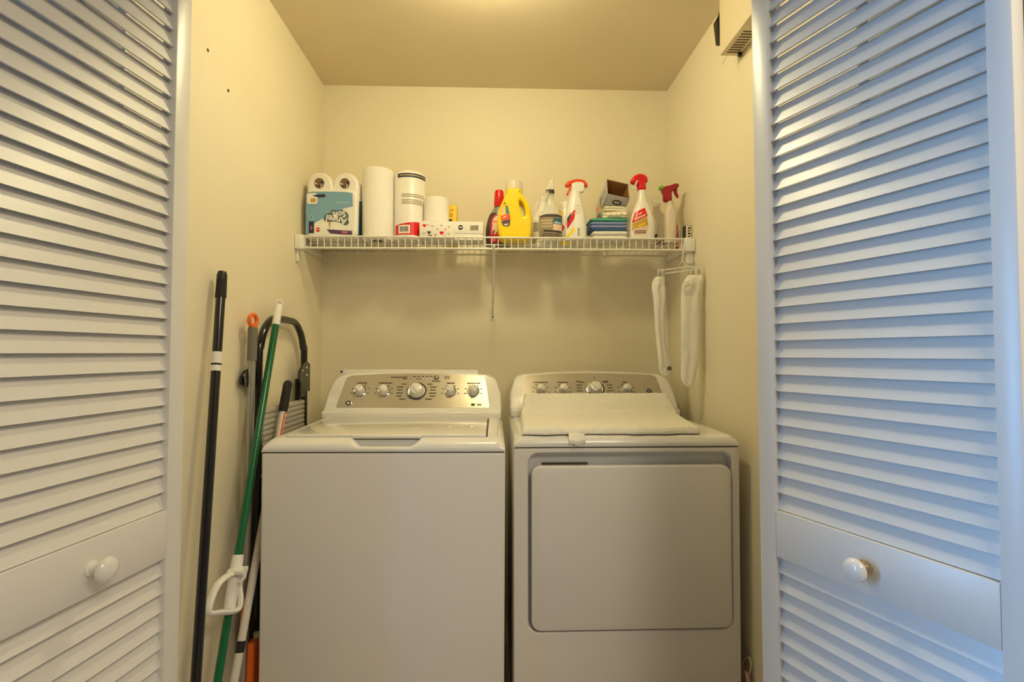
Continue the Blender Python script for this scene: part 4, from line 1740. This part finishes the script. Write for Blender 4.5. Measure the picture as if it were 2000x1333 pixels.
lv.box(Vector((min(tb_[0].x, tb_[1].x), yb + .000 - G.y, tb_[0].z - .006)), Vector((max(tb_[0].x, tb_[1].x) + .004, yb + .034 - G.y, tb_[0].z + .006)), 'plastic_white', .003)
lv.tube([yl(480, 1112, yb + .012), yl(477, 1128, yb + .01), yl(468, 1138, yb + .005)], .005, 'plastic_white', 8)
lv.build('wringer_lever', t)
MB().box((-.03, -.10, 0.0), (.03, .10, .030), 'cloth_white', .01, 3).build('sponge_head', t)

# white pole with black grip and red stripe
XW = -.690
T = atx(563, 745, XW)
B = atx(470, 1262, XW)
G = foot_of(T, B)
t = thing('black_grip_pole', G, 'white pole with a black rubber grip and red stripe, leaning across the ladder', 'pole')
ax = T - G
L = ax.length


def along(px, py):
    return on(L * (atx(px, py, XW).z / T.z))


g0 = along(553, 805)
n0, n1 = along(480, 1243), along(479, 1262)
pole_parts(t, G, [('shaft', G, g0, .0105, .0110, 'pole_white'), ('black_band', n1, n0, .0114, .0114, 'black_satin')])
gp = MB()
gp.tube([g0 - G, lerp(g0, T, .12) - G, lerp(g0, T, .6) - G, lerp(g0, T, .92) - G, T - G], [.0125, .0145, .0140, .0140, .0085], 'black_foam', 16)
gp.tube([lerp(g0, T, .28) - G + Vector((0, .012, 0)), lerp(g0, T, .22) - G + Vector((0, .022, -.004))], .008, 'black_satin', 12)
gp.build('grip', t)
rs = MB()
side = Vector((1, -.35, 0)).normalized()
bxx = ax.normalized().cross(Vector((0, 0, 1))).normalized()
v_ = []
for i in range(9):
    c0 = lerp(g0, along(545, 850), i / 8) - G
    for a in (20, 45, 70):
        dirv = Vector((cos(radians(-90 + a)), sin(radians(-90 + a)), 0))
        v_.append(c0 + dirv * .0116)
rs.add(v_, [[3 * i + j, 3 * i + j + 1, 3 * i + j + 4, 3 * i + j + 3] for i in range(8) for j in range(2)], 'orange_red')
rs.build('red_stripe', t)

# orange broom behind the white pole
XO = -.703
p = atx(492, 1300, XO)
t = thing('orange_dustpan', (p.x, p.y, 0), 'orange plastic dustpan standing upright on the floor beside the washer', 'dustpan')
zt_ = atx(490, 1258, XO).z
dp = MB()
dp.prism([[(-.030, 0), (.055, 0), (.045, zt_ * .6), (.022, zt_), (-.008, zt_), (-.018, zt_ * .6)]], .010, .004, 'orange', Matrix.Rotation(pi / 2, 4, 'Z'))
dp.build('pan', t)
ds = MB()
ds.tube([(.0, .034, .06), (.0, .030, zt_ + .012)], .010, 'pole_white', 10)
ds.build('handle', t)

# step ladder, folded flat against the left wall
XLad = XL + .030
t = thing('step_ladder', (XLad, 1.80, 0), 'black folded step ladder with grey treads leaning flat against the left wall', 'step ladder')
yf_, yb_ = 1.607 - 1.80, 1.985 - 1.80
zt = 1.312
fr = [(0, yf_, .0), (0, yf_, .5), (0, yf_, zt - .16), (0, yf_ + .008, zt - .10), (0, yf_ + .035, zt - .045), (0, yf_ + .085, zt - .008), (0, yf_ + .14, zt), (0, yb_ - .14, zt),
      (0, yb_ - .085, zt - .008), (0, yb_ - .035, zt - .045), (0, yb_ - .008, zt - .10), (0, yb_, zt - .16), (0, yb_, .5), (0, yb_, 0)]
MB().tube(crom(fr, 4, closed=False), .0125, 'black_gloss', 14).build('front_frame', t)
rf = MB()
for yy in (yf_ + .030, yb_ - .030):
    rf.tube([(-.012, yy, 0.0), (-.012, yy, 1.10)], .009, 'black_satin', 12)
rf.tube([(-.012, yf_ + .03, .12), (-.012, yb_ - .03, .12)], .008, 'black_satin', 10)
rf.build('rear_legs', t)
for yy, sg, ox in ((yf_, -1, -.0306), (yb_, -1, 0.0)):
    hp = MB()
    zc = 1.125
    ol = [(-sg * .013, zc - .075), (-sg * .013, zc + .030), (sg * .020, zc + .042), (sg * .060, zc + .030), (sg * .092, zc + .006), (sg * .094, zc - .026), (sg * .078, zc - .040), (sg * .078, zc - .092), (sg * .036, zc - .092), (sg * .030, zc - .070)]
    if ox:                                  # the front plate sits behind the tube, only its ear shows
        ol = [(-.012, zc - .030), (-.012, zc + .030), (-.060, zc + .020), (-.082, zc + .004), (-.080, zc - .020), (-.056, zc - .030)]
    vs, fs = curve_mesh([ol], .003, .001)
    hp.add([Vector((.0158 + ox + z, x, y_)) for x, y_, z in vs], fs, 'black_gloss')
    h_ = hp.build('hinge_plate', t)
    for ry, rz in ((sg * .022, zc + .016), (sg * .062, zc + .006), (sg * .022, zc - .012)):
        MB().lathe([(.006, 0), (.005, .002), (.001, .0025)], 'rivet', Matrix.Translation((.0188 + ox, ry, rz)) @ Matrix.Rotation(pi / 2, 4, 'Y'), 12).build('rivet', h_)
    h_.location.y = yy
for k_, (z0, z1) in enumerate(((.850, 1.022), (.52, .69), (.20, .37))):
    sp = MB()
    n = 10
    sp.box((-.006, yf_ + .016, z0), (.006, yb_ - .016, z1), 'step_plastic', .003)
    for i in range(n):
        za = z0 + (z1 - z0) * (i + .12) / n
        zb = z0 + (z1 - z0) * (i + .88) / n
        sp.box((.004, yf_ + .018, za), (.0105, yb_ - .018, zb), 'step_plastic', .002)
    sp.build('tread', t)
for yy in (yf_, yb_):
    for zq in (.30, .34, .82, .60):
        sc = MB()
        sc.lathe([(.005, 0), (.004, .002), (.001, .0025)], 'rivet', Matrix.Translation((.011, yy, zq)) @ Matrix.Rotation(pi / 2, 4, 'Y'), 10)
        sc.build('screw', t)

# ------------------------------------------------------------------ hanger with two sleeves at the right wall
HY0, HY1 = 1.952, 1.860


def hy(px):
    return HY0 + (HY1 - HY0) * (px - 1285) / 85.0


hk = at(1333, 490, 1.93)
t = thing('clip_hanger', hk, 'clear plastic clip hanger hooked on the shelf above the right side of the dryer', 'hanger')


def H(px, py, d=None):
    return at(px, py, d or hy(px)) - hk


hb = MB()
yb = hy(1330)
hb.tube(crom([tuple(H(1327, 492, SY + .008)), tuple(H(1328, 484.5, SY + .004)), tuple(H(1333, 481, SY - .012)), tuple(H(1335, 487, yb)), tuple(H(1334, 500, yb)), tuple(H(1332, 512, yb))], 5, False), .0032, 'plastic_frost', 10)
hb.build('hook', t)
hb = MB()
hb.tube([H(1332, 511, yb), H(1323, 524, hy(1323)), H(1342, 521, hy(1342)), H(1332, 511, yb)], .0028, 'plastic_frost', 8)
hb.tube([H(1287, 529), H(1345, 521.5), H(1372, 523)], .0030, 'plastic_frost', 8)
hb.tube([H(1290, 536), H(1345, 528.5), H(1368, 529)], .0026, 'plastic_frost', 8)
hb.build('bar', t)
for px, py in ((1287, 534), (1295, 533), (1352, 531), (1363, 530)):
    c = MB()
    p_ = H(px, py)
    c.box(p_ + Vector((-.0045, -.008, -.016)), p_ + Vector((.0045, .008, .014)), 'plastic_frost', .002)
    c.box(p_ + Vector((-.0025, -.0092, -.012)), p_ + Vector((.0025, -.008, .004)), 'rivet', .0003)
    c.build('clip', t)


def sleeve(name, rows, label, seed, dd, thick, button=None):
    top = at((rows[0][1] + rows[0][2]) / 2, rows[0][0], dd)
    t_ = thing(name, top, label, 'garment', group='white sleeves clipped to the hanger')
    rows2 = crom([tuple(map(float, r)) for r in rows], 5, closed=False)
    rings = []
    n = 28
    for i, (py, xl, xr) in enumerate(rows2):
        a_, b_ = at(xl, py, dd), at(xr, py, dd)
        c, w = (a_ + b_) / 2 - top, (b_ - a_).length / 2
        f = i / (len(rows2) - 1)
        th_ = thick * (.35 + .65 * min(1, f * 5)) * (1 - .35 * f)
        ring = []
        for j in range(n):
            q = 2 * pi * j / n
            fold = 1 + .26 * sin(q * 3 + seed + f * 2.2) * min(1, f * 4) + .10 * sin(q * 7 + f * 6)
            wr = noise.noise(Vector((cos(q) * 2, f * 9, seed))) * .0055 + noise.noise(Vector((cos(q) * 3, f * 24, seed + 4))) * .0025
            ring.append(c + Vector((w * cos(q), (th_ * sin(q)) * fold + wr, 0)))
        rings.append(ring)
    MB().loft(rings, 'sleeve_fabric').build('fabric', t_, angle=180)
    return t_, top


rows = [(541, 1281, 1297), (548, 1276, 1298), (560, 1273, 1298.5), (580, 1275, 1300), (620, 1278, 1302), (660, 1281, 1304), (700, 1285, 1308), (720, 1287, 1310), (730, 1291, 1307), (734, 1295, 1302)]
t, top = sleeve('white_sleeve', rows, 'slim white cloth sleeve with a brown snap button, clipped to the hanger', 1.3, 1.945, .013)
p_ = at(1307, 720, 1.928) - top
MB().lathe([(.009, 0), (.009, .003), (.006, .005), (.001, .0055)], 'button_brown', Matrix.Translation(p_) @ Matrix.Rotation(pi / 2, 4, 'X'), 18).build('snap_button', t)
rows = [(538, 1343, 1375), (543, 1340, 1376), (552, 1335, 1374), (563, 1331, 1371), (585, 1330, 1367), (620, 1330, 1366.5), (660, 1330, 1367), (690, 1330, 1366), (715, 1330, 1362), (738, 1330, 1358), (750, 1335, 1355), (757, 1345, 1352)]
t, top = sleeve('white_sleeve', rows, 'wide crumpled white cloth sleeve hanging nearest the right wall', 2.6, 1.862, .016)
fd = MB()
pc = [at(1336, 553, 1.843), at(1349, 549, 1.843), at(1350, 556, 1.843), at(1344, 565, 1.843), at(1333, 566, 1.843)]
fd.tube(crom([tuple(q - top) for q in pc], 4), .002, 'sleeve_fabric', 8, closed=True)
fd.build('cuff_fold', t)

# ------------------------------------------------------------------ control box on the right wall, nails, cable
yA, yB_ = 1.586, 1.36
zb = at(1432, 110, yA).z
t = thing('wall_control_box', (XR, yA, zb), 'beige control box with a slotted underside high on the right wall beside the folding door', 'control box')
bx_ = MB()
xo = -.066
bx_.box((xo, yB_ - yA, 0), (-.0005, 0, ZC - zb - .004), 'box_beige', .003)
bx_.build('housing', t)
gr = MB()
for i in range(9):
    yy = -.022 - i * .013
    gr.box((xo + .014, yy - .003, -.0008), (-.014, yy + .003, .001), 'box_dark')
gr.build('vent_slots', t)
kb = MB()
kb.lathe([(.006, 0), (.006, .012), (.001, .013)], 'black_satin', Matrix.Translation((-.010, -.020, 0)) @ Matrix.Rotation(pi, 4, 'X'), 12)
kb.build('knob', t)
an = MB()
an.tube([(-.045, -.010, .001), (-.060, -.002, -.030)], .0012, 'box_beige', 6)
an.build('wire_antenna', t)
bb = MB()
yq = 1.600
pts = [at(1409, 17, yq), at(1405, 22, yq), at(1404.5, 28, yq), at(1396, 43, yq), at(1401, 86, yq), at(1418, 86, yq), at(1414, 17, yq)]
vs, fs = curve_mesh([[(q.x - XR, q.z - zb) for q in pts]], .012, .002)
bb.add([Vector((x, yq - yA + z, y_)) for x, y_, z in vs], fs, 'black_satin')
bb.build('black_bracket', t)

for px, py, lab in ((405.5, 98, 'small dark nail head in the left wall, upper of two'), (445.5, 177, 'small dark nail head in the left wall, lower of two')):
    p_ = atx(px, py, XL)
    o = MB().lathe([(.0042, 0), (.0042, .0012), (.0025, .0022), (.0005, .0024)], 'nail_dark', Matrix.Rotation(pi / 2, 4, 'Y'), 14).build('nail', loc=(XL + .0003, p_.y, p_.z))
    ex_(o, lab, 'nail', 'nails in the left wall')

cb_ = MB()
c_ = lambda px, py, x=XR - .012: atx(px, py, x)
pts = [c_(1449, 1318), c_(1450, 1300), c_(1456, 1287), c_(1463, 1286), c_(1467, 1298), c_(1462, 1322), c_(1455, 1345), c_(1452, 1400)]
base = Vector((pts[0].x, pts[0].y, 0))
cb_.tube(crom([tuple(q - base) for q in pts], 5, False), .0022, 'box_beige', 8)
cb_.tube(crom([tuple(q - base) for q in (c_(1450, 1318, XR - .02), c_(1456, 1313, XR - .02), c_(1462, 1335, XR - .02), c_(1463, 1380, XR - .02), c_(1458, 1440, XR - .02))], 4, False), .006, 'cable_pink', 10)
G2 = Vector((c_(1458, 1440, XR - .02).x, c_(1458, 1440, XR - .02).y, .01))
cb_.tube([c_(1458, 1440, XR - .02) - base, Vector((G2.x, G2.y, .10)) - base, Vector((G2.x, G2.y + .01, .006)) - base], .006, 'cable_pink', 10)
o = cb_.build('power_cable', loc=base)
ex_(o, 'pinkish power cable looped on the right wall beside the dryer', 'cable')
